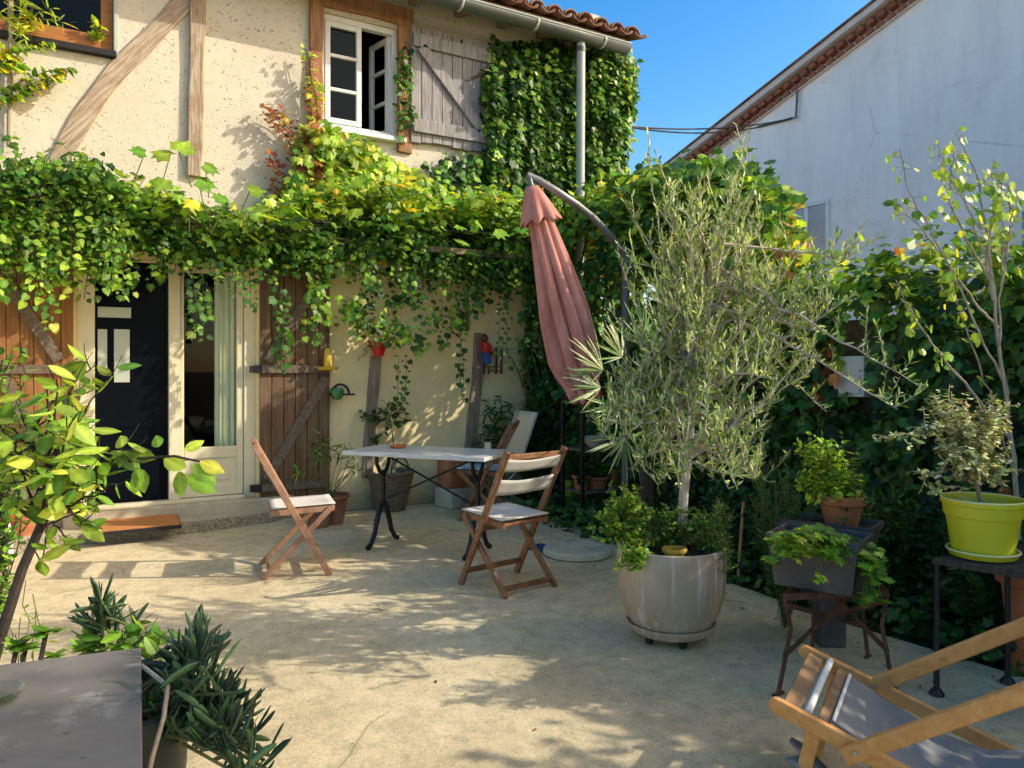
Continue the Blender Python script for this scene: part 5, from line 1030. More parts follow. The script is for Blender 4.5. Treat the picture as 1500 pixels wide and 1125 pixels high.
# the leafy arc on the wall towards the red pot
L = Leafer()
for k in range(46):
    t = RNG.random(); px = 500 + t*200; py = np.interp(px, [500, 540, 600, 660, 700], [440, 470, 482, 455, 430]) + RNG.normal(0, 14); st_ = WY(px, py, D - RNG.uniform(.15, .5)); strand(L, st_, RNG.uniform(.08, .22), OUT, .065, MD + YG[:2] + DK[2:], spacing=.03)
for k in range(30):
    px = RNG.uniform(500, 760); py = RNG.uniform(380, 440); strand(L, WY(px, py, D - RNG.uniform(.1, .5)), RNG.uniform(.1, .35), OUT, .065, DK + MD[:1], spacing=.03)
L.build('foliage', IVY, 'leaf', gv)
# big leaves reaching above the vine near the post
L = Leafer(); stem = MB()
for (px, py, tx, tz, s) in ((250, 226, -.5, .5, .16), (262, 222, .3, .8, .17), (212, 224, -.9, .15, .12), (290, 262, .9, -.25, .15), (330, 296, -.2, .5, .13), (366, 280, .6, .3, .14), (300, 240, .8, -.3, .13), (240, 262, -.3, -.6, .15), (277, 290, .3, -.6, .15)):
    q = WY(px, py, 6.3); L.add(np.array([q]), np.array([[RNG.normal(0,.2), -.75, .6]]), np.array([[tx, -.2, tz]]), s, cols(1, YG[:1] + MD[1:]))
    stem.tube([q, q + [RNG.uniform(-.1, .1), .05, -.25]], .004, 4, False)
L.build('broad_leaves', VINE, 'leaf', gv); stem.build('stem', 'greenstem', gv)
# ---- I: trailing strands in front of the bare wall
for (px, py, ln, lab) in ((590, 520, .62, 'trailing ivy strand hanging just right of the red pot'), (676, 430, 1.15, 'longest trailing ivy strand hanging left of the carved doll'), (738, 430, .85, 'trailing ivy strand hanging right of the carved doll'), (641, 440, .35, 'short thin ivy strand between the red pot and the longest strand')):
    q = WY(px, py, D - .22); t = thing('trailing_ivy', lab, 'ivy', q, group='ivy strands trailing in front of the bare wall'); L = Leafer(); sm = MB()
    for dx in (-.035, .04): strand(L, q + [dx, 0, 0], ln*RNG.uniform(.8, 1), OUT, .055, DK[1:] + MD[:1], spacing=.05 if ln > .4 else .07, sway=.03, stem=sm, sp=.035)
    L.build('foliage', IVY, 'leaf_gloss', t); sm.build('stem', 'greenstem', t)

# ---- G: dark ivy over the boundary wall
hv = thing('wall_ivy', 'dark ivy and creeper covering the garden wall on the right', 'ivy', (BX-.1, 3.2, 0))
L = Leafer(); stem = MB(); OX = np.array([-1.0, 0, 0])
def htop(y): return float(np.interp(y, [-6, -.5, .3, 1.0, 1.9, 2.3, 2.8, 3.4, 3.8, 4.3, 4.8, 5.6, 6.4, 7.1], [2.4, 2.3, 2.12, 1.8, 1.75, 2.0, 2.0, 1.98, 2.05, 2.4, 2.8, 2.95, 2.95, 2.9])) 
for k in range(1350):
    y = RNG.uniform(-.6, 7.0); z = htop(y)*RNG.uniform(.06, 1.0); d = 0.04 + .26*abs(fbm(np.array([0, y, z]), 3.0)) + .1*RNG.random()
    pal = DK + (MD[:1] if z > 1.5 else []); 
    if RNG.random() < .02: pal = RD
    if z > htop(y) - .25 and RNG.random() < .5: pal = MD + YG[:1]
    if abs(y - MBY) < .13 and MBZ - .05 < z < MBZ + .38: continue
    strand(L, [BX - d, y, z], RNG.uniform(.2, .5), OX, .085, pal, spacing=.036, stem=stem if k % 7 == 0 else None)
for k in range(330):   # ragged top, both sides
    y = RNG.uniform(-5.0, 7.0); zt = htop(y); r = RNG.random(); red = (y < 3.4 and RNG.random() < .1) or RNG.random() < .02
    n = 16; Q = np.array([BX + RNG.uniform(-.22, .3), y, zt - .06 + RNG.normal(0, .08)]) + RNG.normal(0, .09, (n, 3))
    L.add(Q, np.array([-.2, -.2, .9]) + RNG.normal(0, .5, (n, 3)), rnd(n) + [-.2, 0, .1], .08*RNG.uniform(.6, 1.25, n), cols(n, (RD + YL if red else MD + YG + DK[2:])))
for k in range(140):   # side away from the courtyard
    y = RNG.uniform(-5, 7); strand(L, [BX + .3 + RNG.uniform(0, .1), y, htop(y)*RNG.uniform(.4, 1)], RNG.uniform(.3, .7), -OX, .09, MD + DK, spacing=.05)
for k in range(110):   # behind the camera, courtyard side
    y = RNG.uniform(-5.5, -.6); strand(L, [BX - .1 - RNG.uniform(0, .1), y, htop(y)*RNG.uniform(.2, 1)], RNG.uniform(.3, .7), OX, .1, DK + MD[:1], spacing=.05)
L.build('foliage', IVY, 'leaf_gloss', hv); stem.build('stem', 'bark', hv)
# ---- F: vine heap on the wall beneath the neighbour
vh = thing('vine_heap', 'heap of green vine with orange leaves rising above the wall behind the olive tree', 'vine', (BX+.1, 5.0, 2.0))
L = Leafer(); stem = MB(); c0_ = WX(1085, 300, BX + .15)
for k in range(520):
    px = RNG.uniform(925, 1146); top = np.interp(px, [925, 950, 1000, 1060, 1120, 1165, 1190], [285, 265, 262, 250, 285, 372, 400]); py = top + RNG.beta(1, 1.6)*130
    q = WX(px, py, BX + RNG.uniform(-.3, .45)); n = 14; org = (px > 1115 and RNG.random() < .4) or RNG.random() < .03
    Q = q + RNG.normal(0, .085, (n, 3)); L.add(Q, np.array([-.45, -.3, .8]) + RNG.normal(0, .4, (n, 3)), np.array([-.3, -.2, -.6]) + RNG.normal(0, .5, (n, 3)), .095*RNG.uniform(.6, 1.25, n), cols(n, YL + RD[2:3] + YG if org else MD + YG[:2] + DK[2:]))
for k in range(8): stem.tube([(BX - .1, 4.2 + k*.35, 1.6), (BX + .05, 4.3 + k*.33, 2.2), (BX + .1, 4.3 + k*.3, 2.9)], .012, 5, False)
for (cx0, cy0) in ((880, 315), (905, 300), (855, 350), (890, 360)):   # yellow vine behind the parasol arm
    for k in range(14):
        q = WX(cx0 + RNG.normal(0, 18), cy0 + RNG.normal(0, 16), BX + RNG.uniform(.1, .45)); n = 10; L.add(q + RNG.normal(0, .08, (n, 3)), np.array([-.4, -.5, .7]) + RNG.normal(0, .4, (n, 3)), np.array([0, -.3, -.7]) + RNG.normal(0, .5, (n, 3)), .09, cols(n, YG + YL[:1] + RD[2:3] + MD))
L.build('foliage', VINE, 'leaf', vh); stem.build('stem', 'bark', vh)

# ---- generic branched plant
def branched(root, base, targets, r0, tmpl, mat, size, pal, spacing, twigs=0, twl=(.1, .2), up=.3, out=.6, f0=.3, ctrl_up=.5, trunk=None, barkmat='bark', w=None, nup=.5, tw_up=.6, wid=None, leafalong=True, twr=.0015, fork=(0.0, .6), jit=.3, smooth=False, seg=5):
    L = Leafer(); st = MB(); base = np.array(base, float); tw = MB()
    tp_ = np.array(trunk) if trunk is not None else np.array([base, base + [0, 0, .001]])
    if trunk is not None: st.tube(tp_, list(np.linspace(r0, r0*.5, len(tp_))), 8)
    for tg in targets:
        tg = np.array(tg, float); f = RNG.uniform(*fork); i = f*(len(tp_)-1); i0 = int(min(i, len(tp_)-2)); s0 = tp_[i0] + (tp_[i0+1]-tp_[i0])*(i-i0)
        v = tg - s0; ln = np.linalg.norm(v); c = s0 + v*.45 + np.array([0, 0, 1.0])*ln*ctrl_up*(.15) + RNG.normal(0, .06*ln, 3)*[1, 1, .5]
        pth = bez(s0, c, tg, 12); pth[1:-1] += RNG.normal(0, .012*ln, (10, 3)); rb = r0*.42*min(1, .35+ln)
        st.tube(pth, list(np.linspace(rb, max(.0015, rb*.18), 12)), seg, False)
        k0 = int(f0*11)
        if leafalong: L.twig(pth[k0:], spacing, size, pal, up, out, w, jit, nup)
        for q in range(twigs):
            t = RNG.uniform(f0, 1.0)*10.99; a = int(t); p = pth[a] + (pth[a+1]-pth[a])*(t-a); dr = unit(pth[a+1]-pth[a])
            d2 = unit(rnd(1)[0]*.65 + dr*.35 + np.array([0, 0, tw_up])); l2 = RNG.uniform(*twl); e = p + d2*l2 + np.array([0, 0, .12*l2]); mid = p + d2*l2*.5 + RNG.normal(0, .05*l2, 3)
            tp2 = bez(p, mid, e, 5); tw.tube(tp2, [twr*1.6, twr*1.4, twr*1.2, twr, twr*.7], 3, False); L.twig(tp2, spacing, size, pal, up, out, w, jit, nup)
    L.build('foliage', tmpl, mat, root, smooth=smooth)
    if trunk is not None: st.build('trunk', barkmat, root, smooth=True)
    else: st.build('stem', barkmat, root, smooth=True)
    if tw.v: tw.build('twigs', barkmat, root)
    return L
def ell(c, rx, rz, n, lo=.35, ry=None):   # targets in an ellipsoid expressed along camera-right / depth / up
    out = []
    while len(out) < n:
        v = RNG.uniform(-1, 1, 3); q = np.linalg.norm(v)
        if lo < q < 1: out.append(np.array(c) + RV*v[0]*rx + DV*v[1]*(ry or rx) + np.array([0, 0, v[2]*rz]))
    return out

# ---- M: olive tree
ot = thing('olive_tree', 'tall silvery olive tree growing in the large taupe planter', 'olive tree', (OP[0], OP[1], .46))
zO = float(np.dot(OP[:2], DV[:2])); xO = float(np.dot(OP[:2], RV[:2]))
tr = [np.array([OP[0], OP[1], .45]) + RV*.05, AT(1001, 730, zO), AT(1010, 640, zO), AT(1016, 560, zO-.02), AT(1030, 470, zO), AT(1040, 400, zO), AT(1048, 330, zO)]
tg = []
for k in range(88):
    t = RNG.random(); py = 262 + 470*t**.92; lft = np.interp(py, [260, 300, 350, 400, 500, 560, 620, 660, 700, 740], [975, 945, 925, 915, 915, 905, 880, 885, 930, 950]); rgt = np.interp(py, [260, 300, 350, 400, 450, 500, 560, 600, 650, 700, 740], [1090, 1130, 1135, 1185, 1215, 1200, 1205, 1220, 1165, 1140, 1100]); hw = (rgt-lft)/2; cxp = (rgt+lft)/2
    u = RNG.uniform(-1, 1); u = np.sign(u)*abs(u)**.75; tg.append(AT(cxp + u*hw, py, zO + RNG.uniform(-.75, .75)*math.sqrt(max(0.05, 1-u*u))))
tg += [AT(948, 225, zO+.1), AT(1095, 225, zO-.1), AT(1345, 565, zO-.3), AT(1315, 600, zO-.2), AT(1290, 345, zO), AT(1255, 380, zO+.1), AT(1255, 430, zO-.1), AT(1240, 440, zO), AT(880, 640, zO-.1), AT(870, 600, zO), AT(900, 560, zO), AT(905, 370, zO+.1), AT(925, 320, zO)]
branched(ot, OP, tg, .026, OLIV, 'leaf_matte', .044, OL, .0105, twigs=7, twl=(.08, .2), up=.75, out=.32, f0=.32, ctrl_up=-.2, trunk=tr, barkmat='twig', fork=(.26, .93), tw_up=1.0, nup=.2, jit=.5, twr=.0023)
# ---- herbs in the big planter
def herb(name, label, cat, base, targets, size, pal, tmpl=OVAL, sp=.016, group=None, mat='leaf', bark='greenstem', r=.006, **k):
    t = thing(name, label, cat, base, group=group); branched(t, base, targets, r, tmpl, mat, size, pal, sp, barkmat=bark, **k); return t
pz0 = .45
bL = np.array([OP[0], OP[1], pz0]) - RV*.16 - DV*.05
herb('oregano', 'bright yellow green herb spilling over the left rim of the large planter', 'herb', bL, [AT(RNG.uniform(885, 935), RNG.uniform(715, 800), zO-.1+RNG.uniform(-.1, .1)) for _ in range(40)] + [AT(RNG.uniform(860, 900), RNG.uniform(750, 790), zO-.12) for _ in range(9)] + [AT(RNG.uniform(905, 945), RNG.uniform(810, 835), zO-.24) for _ in range(10)], .032, YG + MD, sp=.012, f0=.2, twigs=4, twl=(.03, .07))
bR = np.array([OP[0], OP[1], pz0]) + RV*.15 - DV*.04
herb('thyme', 'grey green herb at the right rim of the large planter', 'herb', bR, [AT(RNG.uniform(1020, 1075), RNG.uniform(740, 825), zO-.05+RNG.uniform(-.12, .12)) for _ in range(44)] + [AT(RNG.uniform(1050, 1072), RNG.uniform(818, 845), zO-.2) for _ in range(5)], .03, MD + OL[:2] + YG[:1], LANCE, sp=.008, f0=.15, twigs=4, twl=(.03, .07))
bM = np.array([OP[0], OP[1], pz0]) - DV*.04 - RV*.04
herb('weeds', 'mixed low weeds around the olive trunk in the large planter', 'weeds', bM, [AT(RNG.uniform(935, 1035), RNG.uniform(740, 815), zO+RNG.uniform(-.14, .16)) for _ in range(60)], .032, MD + DK[2:] + OL[:1], OVAL, sp=.014, f0=.2, twigs=3, twl=(.03, .08))

# ---- O: fan palm
def fan(L, st, base, tip, size, nrm, pal, n=20, spread=1.55):
    base = np.array(base); tip = np.array(tip); st.tube([base, base*.5+tip*.5+[0, 0, .04], tip], [.007, .006, .005], 5, False)
    d = unit(tip - base); nrm = unit(np.array(nrm) - d*np.dot(nrm, d)); sd = np.cross(nrm, d)
    a = np.linspace(-spread, spread, n); T = np.outer(np.cos(a*.75), d) + np.outer(np.sin(a*.75), sd) + np.outer(np.abs(a)*.06, nrm) + RNG.normal(0, .09, (n, 3)) + [0, 0, -.12]; N = nrm + np.outer(np.sin(a), sd)*.3 + RNG.normal(0, .15, (n, 3))
    L.add(np.repeat(tip[None], n, 0), N, T, size*(1-.12*np.abs(a))*RNG.uniform(.6, 1.1, n), cols(n, pal))
FROND = (np.array([(0, 0, 0), (.15, .022, 0), (.6, .026, -.01), (1, 0, -.07), (.6, -.026, -.01), (.15, -.022, 0), (.5, 0, -.018)]), [(0, 6, 2, 1), (6, 3, 2), (0, 5, 4, 6), (6, 4, 3)])
zp = 5.0; pbm = G(948, 822); fp = thing('fan_palm', 'fan palm with pale spiky leaves behind the olive tree', 'palm', pbm)
L = Leafer(); st = MB(); ctr = AT(945, 590, zp); st.tube([pbm + [0, 0, 0], ctr*.5+pbm*.5, ctr], [.05, .045, .04], 10)
FP = [(.30,.36,.20), (.22,.30,.13), (.38,.42,.26), (.13,.21,.07)]
for (px, py, dz_, nr) in ((862, 525, -.25, (-.2, -.9, .5)), (858, 560, -.1, (-.2, -.8, .6)), (900, 500, -.1, (0, -.8, .6)), (940, 470, .1, (0, -.9, .4)), (990, 490, 0, (.3, -.8, .5)), (1005, 540, -.1, (.3, -.8, .5)), (890, 600, -.25, (-.3, -.7, .7)), (995, 600, -.2, (.2, -.8, .6)), (960, 640, -.3, (0, -.8, .6)), (905, 660, -.2, (0, -.8, .6)), (970, 450, .3, (0, -.8, .5)), (1000, 670, -.1, (0, -.8, .6))):
    fan(L, st, ctr, AT(px, py, zp + dz_)*.75 + ctr*.25, .30, nr, FP if px < 930 else FP[1:2] + FP[3:] + MD)
L.build('foliage', FROND, 'leaf_matte', fp); st.build('trunk', 'bark', fp, smooth=True)
# canes
for (a, b_, c, d, lab) in ((1080, 852, 1089, 735, 'upright bamboo cane in the bed right of the big pot'), (1056, 820, 1068, 745, 'leaning bamboo cane just behind the big pot')):
    q = G(a, b_); z = float(np.dot(q[:2], DV[:2])); sm = MB(); sm.tube([q - [0, 0, .05], AT(c, d, z)], .010, 8); single(sm.build('bamboo_cane', 'cane', None, smooth=True), lab, 'cane', 'bamboo canes')

# ---- Q/R: trough plants
hp0 = tp + [0, 0, .11]; zh = float(np.dot(hp0[:2], DV[:2]))
herb('basil', 'bright yellow green herb growing in the bright terracotta pot', 'herb', hp0, [AT(RNG.uniform(1165, 1262), np.interp(RNG.random(), [0, 1], [645, 735]), zh + RNG.uniform(-.12, .12)) for _ in range(36)] + [AT(RNG.uniform(1165, 1215), RNG.uniform(635, 700), zh + RNG.uniform(-.1, .05)) for _ in range(30)], .034, [(.30,.42,.04), (.38,.48,.06), (.24,.36,.03), (.16,.28,.03)], sp=.013, f0=.15, twigs=5, twl=(.03, .07), r=.007)
herb('parsley', 'darker green trailing herb at the right of the bright terracotta pot', 'herb', hp0 + RV*.07, [AT(RNG.uniform(1230, 1278), RNG.uniform(700, 775), zh + RNG.uniform(-.15, .05)) for _ in range(22)], .022, DK[2:] + MD, sp=.012, f0=.2, twigs=5, twl=(.03, .06))
q0 = CW(1.42, 4.0); herb('fennel', 'feathery dark green herb behind the charcoal trough', 'herb', q0, [AT(RNG.uniform(1105, 1200), RNG.uniform(680, 800), 3.9 + RNG.uniform(-.15, .25)) for _ in range(44)], .03, DK[1:] + MD[:1], LANCE, sp=.008, f0=.35, twigs=5, twl=(.04, .1))
zt_ = 3.30; TCc = np.array([TC[0], TC[1], sh_ + .2])
def straw(name, label, base, pts, size, pal, group=None):
    t = thing(name, label, 'strawberry', base, group=group); L = Leafer(); st = MB()
    for q in pts:
        q = np.array(q); st.tube(bez(base + RNG.normal(0, .02, 3)*[1, 1, 0], (base+q)/2 + [0, 0, .05], q, 5), .002, 4, False)
        for a in (-1.1, 0, 1.1):
            d = np.array([math.cos(a + RNG.uniform(-.3, .3)), math.sin(a), 0]); d = -DV*d[0]*.6 + RV*d[1] + np.array([0, 0, -.15]); L.add(np.array([q]), np.array([[RNG.normal(0, .25), -.3 + RNG.normal(0, .25), 1.0]]), np.array([d]), size*RNG.uniform(.7, 1.2), cols(1, pal))
    L.build('foliage', VINE, 'leaf', t); st.build('stem', 'greenstem', t); return t
ptsS = [AT(np.interp(u, [0, 1], [1140, 1285]) + RNG.normal(0, 7), np.interp(u, [0, .35, .7, 1], [796, 782, 800, 812]) + RNG.uniform(-14, 22), 3.3 + RNG.uniform(-.18, .14)) for u in RNG.random(260)]
straw('strawberry_plant', 'low leafy strawberry plants filling the front charcoal trough', TCc, ptsS, .044, YG + MD[1:])
straw('strawberry_runner', 'strawberry runner trailing over the right end of the front trough', TCc + RV*.19 - DV*.02, [AT(1282 + RNG.normal(0, 10), RNG.uniform(835, 880), 3.13 + RNG.uniform(-.04, .03)) for _ in range(13)], .04, YG[:1] + MD)
straw('strawberry_runner', 'single pale strawberry leaf hanging over the front of the trough', TCc - DV*.14 - RV*.05, [AT(1203, 843, 3.1), AT(1195, 848, 3.1)], .04, YG)

# ---- S: variegated shrub
lb = LP + [0, 0, .19]; zl = float(np.dot(LP[:2], DV[:2])); VG = [(.44,.44,.18), (.34,.35,.12), (.22,.28,.08), (.58,.56,.30), (.30,.27,.09), (.16,.22,.06)]
vs_ = thing('variegated_shrub', 'cream variegated shrub with tiny leaves in the lime pot', 'shrub', lb)
trk = [lb, AT(1426, 690, zl), AT(1420, 650, zl), AT(1416, 600, zl)]
branched(vs_, lb, [AT(RNG.uniform(1365, 1478), RNG.uniform(575, 715), zl + RNG.uniform(-.16, .16)) for _ in range(50)] + [AT(1280, 645, zl-.1), AT(1305, 640, zl-.1), AT(1335, 690, zl-.1), AT(1360, 720, zl-.1), AT(1350, 595, zl), AT(1470, 585, zl)], .010, OVAL, 'leaf_matte', .026, VG, .0105, twigs=6, twl=(.03, .09), trunk=trk, barkmat='bark_pale', f0=.3, fork=(.1, .95), up=.05, out=.65, nup=1.0, jit=.25, tw_up=.1)

# ---- T: poplar saplings
pbs = CW(2.42, 3.72); po = thing('poplar_sapling', 'bare stemmed poplar sapling with round yellow green leaves at the right', 'sapling', (pbs[0], pbs[1], -.05))
zq = 3.62; L = Leafer(); st = MB(); PO = YG + MD[1:] + [(.30,.42,.05)]
paths = [[(1492, 790), (1486, 700), (1480, 610), (1462, 500), (1452, 400), (1444, 320), (1430, 250), (1400, 195)], [(1478, 600), (1465, 530), (1466, 430), (1470, 350), (1466, 270), (1455, 235)], [(1470, 560), (1440, 500), (1405, 420), (1365, 340), (1330, 280), (1318, 215)],
         [(1452, 430), (1440, 370), (1420, 310), (1385, 250), (1375, 210)], [(1462, 480), (1425, 440), (1385, 380), (1345, 330), (1300, 290)], [(1478, 640), (1420, 570), (1370, 510), (1330, 450), (1312, 410)], [(1450, 410), (1415, 350), (1390, 290), (1395, 240), (1400, 215)], [(1466, 420), (1482, 330), (1476, 270)],
         [(1485, 690), (1455, 600), (1430, 520), (1400, 440), (1390, 370)], [(1455, 440), (1448, 360), (1460, 300), (1440, 262)]]
for i, pth in enumerate(paths):
    P = np.array([AT(a, b_, zq + .02*i*(-1)**i + RNG.normal(0, .015)) for a, b_ in pth]); t = np.linspace(0, 1, len(P)); tt = np.linspace(0, 1, 22); P = np.stack([np.interp(tt, t, P[:, k]) for k in range(3)], axis=1); P[1:-1] += RNG.normal(0, .004, (20, 3))
    st.tube(P, list(np.linspace(.014 if i == 0 else .007, .002, 22)), 6, False)
    ks = [k for k in range(7 if i else 11, 22)]
    for k in ks:
        if RNG.random() < (.35 if k < 13 else .8):
            for rep in range(3):
                q = P[k] + rnd(1)[0]*.05*[1, 1, .7]; st.tube([P[k], q], .0015, 3, False); whitish = RNG.random() < .04
                L.add(np.array([q]), np.array([[RNG.normal(0, .6), -.8 + RNG.normal(0, .3), .35 + RNG.normal(0, .4)]]), np.array([[RNG.normal(0, .5), RNG.normal(0, .3), -.7]]), .042*RNG.uniform(.6, 1.25), cols(1, [(.55,.58,.5)] if whitish else PO))
L.build('foliage', ROUND, 'leaf', po); st.build('trunk', 'bark_pale', po, smooth=True)

# ---- U: bed shrubs
def bush(name, label, c, rx, rz, n, size, pal, tmpl=OVAL, group=None, sp=.028):
    t = thing(name, label, 'shrub', (c[0], c[1], -.06), group=group); branched(t, (c[0], c[1], -.05), ell((c[0], c[1], rz*.9), rx, rz, n, .3), .012, tmpl, 'leaf_gloss', size, pal, sp, twigs=5, twl=(.06, .16), f0=.3, ctrl_up=.6)
GB = 'low shrubs in the bed along the ivy wall'
bush('bed_shrub', 'dark leafy shrub in the bed between trough and lime pot', (4.02, 2.62), .38, .42, 46, .055, DK, OVAL, GB)
bush('bed_shrub', 'dark leafy shrub below the lime pot table', (3.98, 1.95), .36, .36, 40, .055, DK + MD[:1], OVAL, GB)
bush('bed_shrub', 'dense shadowed shrub behind the bamboo canes', (4.05, 3.55), .38, .40, 42, .05, DK, OVAL, GB)
bush('bed_shrub', 'dark shrub behind the fan palm beside the plant shelf', (4.15, 4.55), .36, .5, 40, .06, DK, OVAL, GB)
bush('bed_shrub', 'dark shrub at the right picture edge behind the deck chair', (4.1, 1.2), .36, .5, 36, .06, DK + MD[:1], OVAL, GB)
n = 3800; Q = np.stack([3.62 + RNG.beta(1.1, 1, n)*1.0, RNG.uniform(.4, 6.2, n), RNG.uniform(-.04, .16, n)], axis=1); gc = leaves('ground_cover', IVY, Q, np.array([-.3, -.2, .9]) + RNG.normal(0, .4, (n, 3)), rnd(n), .06*RNG.uniform(.6, 1.3, n), cols(n, DK + MD[:1]), 'leaf_gloss'); single(gc, 'low dark ivy ground cover in the soil bed under the wall', 'ground cover'); gc['kind'] = 'stuff'
n = 190; Q = np.stack([np.where(RNG.random(n) < .3, RNG.uniform(.2, 3.5, n), 3.55 - 1.0*RNG.random(n)**2), RNG.uniform(1.6, 6.9, n), np.full(n, .006)], axis=1); gf = leaves('leaf_litter', OVAL, Q, np.array([0, 0, 1.0]) + RNG.normal(0, .2, (n, 3)), rnd(n), .026*RNG.uniform(.4, 1.3, n), cols(n, RD + YL[:1] + [(.12,.08,.04), (.09,.06,.03), (.15,.11,.06)]), 'leaf_matte'); single(gf, 'scattered small fallen leaves on the paving', 'fallen leaves'); gf['kind'] = 'stuff'

# ---- J: shaded plants by the wall
def potted(label, plabel, pname, p, r, h, tg, size, pal, tmpl, matp='terracotta_old', sp=.02, mat='leaf_gloss', **k):
    pot('plant_pot', label, 'pot', p, r*.75, r, h, matp); base = np.array([p[0], p[1], h-.03]); t = thing(pname, plabel, 'plant', base); branched(t, base, tg, .007, tmpl, mat, size, pal, sp, barkmat=k.pop('bark', 'greenstem'), **k)
zz = 7.1
p = G(737, 729); potted('dark pot by the wall under the small palm', 'small dark palm by the wall beyond the table', 'young_palm', p, .10, .18, [AT(a, b_, 7.95) for a, b_ in ((718, 585), (735, 578), (712, 605), (706, 618), (752, 590), (760, 600), (726, 590))], .13, DK[1:], NARROW, 'planter', .022, f0=.35, ctrl_up=2.0)
p = G(700, 731); potted('dark pot by the wall near the foot of the right timber', 'small bushy plant at the foot of the right wall timber', 'pot_plant', p, .09, .16, [AT(RNG.uniform(686, 718), RNG.uniform(620, 650), 7.85) for _ in range(10)], .07, DK[1:] + MD[:1], OVAL, 'planter', .03, f0=.5)
fe = G(795, 729); t = thing('fern', 'dark arching fern in the shaded corner behind the recliner', 'fern', fe)
branched(t, fe, [AT(RNG.uniform(745, 835), RNG.uniform(570, 700), 7.95 + RNG.uniform(-.2, .2)) for _ in range(64)], .008, NARROW, 'leaf_gloss', .075, DK, .016, f0=.35, ctrl_up=1.2, barkmat='greenstem')
pp_ = thing('papyrus', 'thin papyrus stems with starburst heads against the cream wall', 'papyrus', G(800, 728)); st = MB(); L = Leafer(); b0 = G(800, 728)
for (a, b_) in ((757, 495), (752, 530), (778, 515), (770, 552), (790, 490), (742, 512), (783, 470)):
    q = AT(a, b_, 8.0); st.tube(bez(b0 + RNG.normal(0, .04, 3)*[1, 1, 0], (b0+q)/2 + [.1, 0, .3], q, 9), .005, 5, False); n = 15; L.add(np.repeat(q[None], n, 0), rnd(n), rnd(n)*[1, .7, .8] + [0, 0, -.1], .17*RNG.uniform(.7, 1.2, n), cols(n, [(.13,.13,.04), (.10,.12,.03)]))
SPIKE = (np.array([(0, .010, 0), (0, -.010, 0), (1, -.008, -.12), (1, .008, -.12)]), [(0, 1, 2, 3)])
L.build('foliage', SPIKE, 'leaf_matte', pp_); st.build('stem', 'greenstem', pp_)
# K: ficus behind the table, from the basket
kb = np.array([bk.location[0], bk.location[1], .28]); t = thing('ficus', 'slender dark ficus rising from the grey wicker basket', 'ficus', kb); zf = float(np.dot(kb[:2], DV[:2]))
trk = [kb, AT(577, 655, zf), AT(574, 630, zf), AT(570, 608, zf)]
branched(t, kb, [AT(a, b_, zf + RNG.uniform(-.15, .15)) for a, b_ in ((520, 606), (532, 612), (545, 615), (556, 600), (568, 592), (585, 594), (594, 605), (598, 616), (580, 600), (566, 632), (586, 628), (550, 650))], .008, OVAL, 'leaf_gloss', .062, DK[1:], .022, twigs=3, twl=(.05, .1), trunk=trk, f0=.45, fork=(.6, 1), nup=.9)
# L: leafy shrub in the terracotta pot
lb2 = np.array([*G(484, 766)[:2], .21]); z2 = float(np.dot(lb2[:2], DV[:2])); t = thing('schefflera', 'airy green shrub with clustered leaves in front of the dark shutter', 'shrub', lb2)
tg = [AT(a, b_, z2 + RNG.uniform(-.2, .2)) for a, b_ in ((470, 635), (462, 640), (478, 640), (465, 660), (472, 655), (482, 662), (455, 650), (440, 688), (432, 682), (446, 692), (500, 660), (512, 652), (505, 648), (520, 655), (524, 680), (530, 684), (518, 686), (476, 672), (460, 672))]
branched(t, lb2, tg, .010, LANCE if False else NARROW, 'leaf_gloss', .10, MD + DK[2:] + YG[:1], .012, f0=.86, ctrl_up=.3, barkmat='greenstem', out=.85, nup=.6)
# trailing plant in the red pot
rb = wallp(555, 505, .12); t = thing('pot_plant', 'grey green trailing plant in the small red pot', 'plant', rb); branched(t, rb, [WY(a, b_, D - .15) for a, b_ in ((545, 492), (552, 485), (560, 488), (568, 492), (572, 505), (540, 500), (530, 512), (524, 525))], .004, OVAL, 'leaf_matte', .045, OL + MD[:1], .02, f0=.2, barkmat='greenstem')
# plants on the shelf and in the green planter
q = np.array([lg_.location[0], lg_.location[1], .3]); t = thing('asparagus_fern', 'dark feathery plant in the tall lime green planter', 'plant', q); zz_ = float(np.dot(q[:2], DV[:2])); branched(t, q, [AT(RNG.uniform(822, 858), RNG.uniform(630, 715), zz_ + RNG.uniform(-.1, .1)) for _ in range(36)], .006, LANCE, 'leaf_gloss', .045, DK, .011, twigs=4, twl=(.04, .09), f0=.2, barkmat='greenstem')
for fx, lab, pal in ((.16, 'dark leafy plant in the pale clay pot on the shelf', DK), (.48, 'drooping green plant in the wide orange bowl pot', DK + MD[:1]), (.84, 'yellowish plant in the bright orange shelf pot', MD + OL[:2])):
    q = onshelf(fx, .30); t = thing('shelf_plant', lab, 'plant', q); branched(t, q, [q + np.array([RNG.uniform(-.14, .14), RNG.uniform(-.14, .1), RNG.uniform(.02, .3)]) for _ in range(16)], .004, OVAL, 'leaf_gloss', .05, pal, .018, f0=.3, barkmat='greenstem', twigs=2, twl=(.04, .08))
q = onshelf(.5, 1.12); t = thing('shelf_plant', 'bushy dark plant trailing from the top board of the plant shelf', 'plant', q); branched(t, q, [q + np.array([RNG.uniform(-.35, .3), RNG.uniform(-.22, .1), RNG.uniform(-.35, .3)]) for _ in range(40)], .004, OVAL, 'leaf_gloss', .055, DK + OL[:1], .018, f0=.3, barkmat='greenstem', twigs=2, twl=(.04, .1))

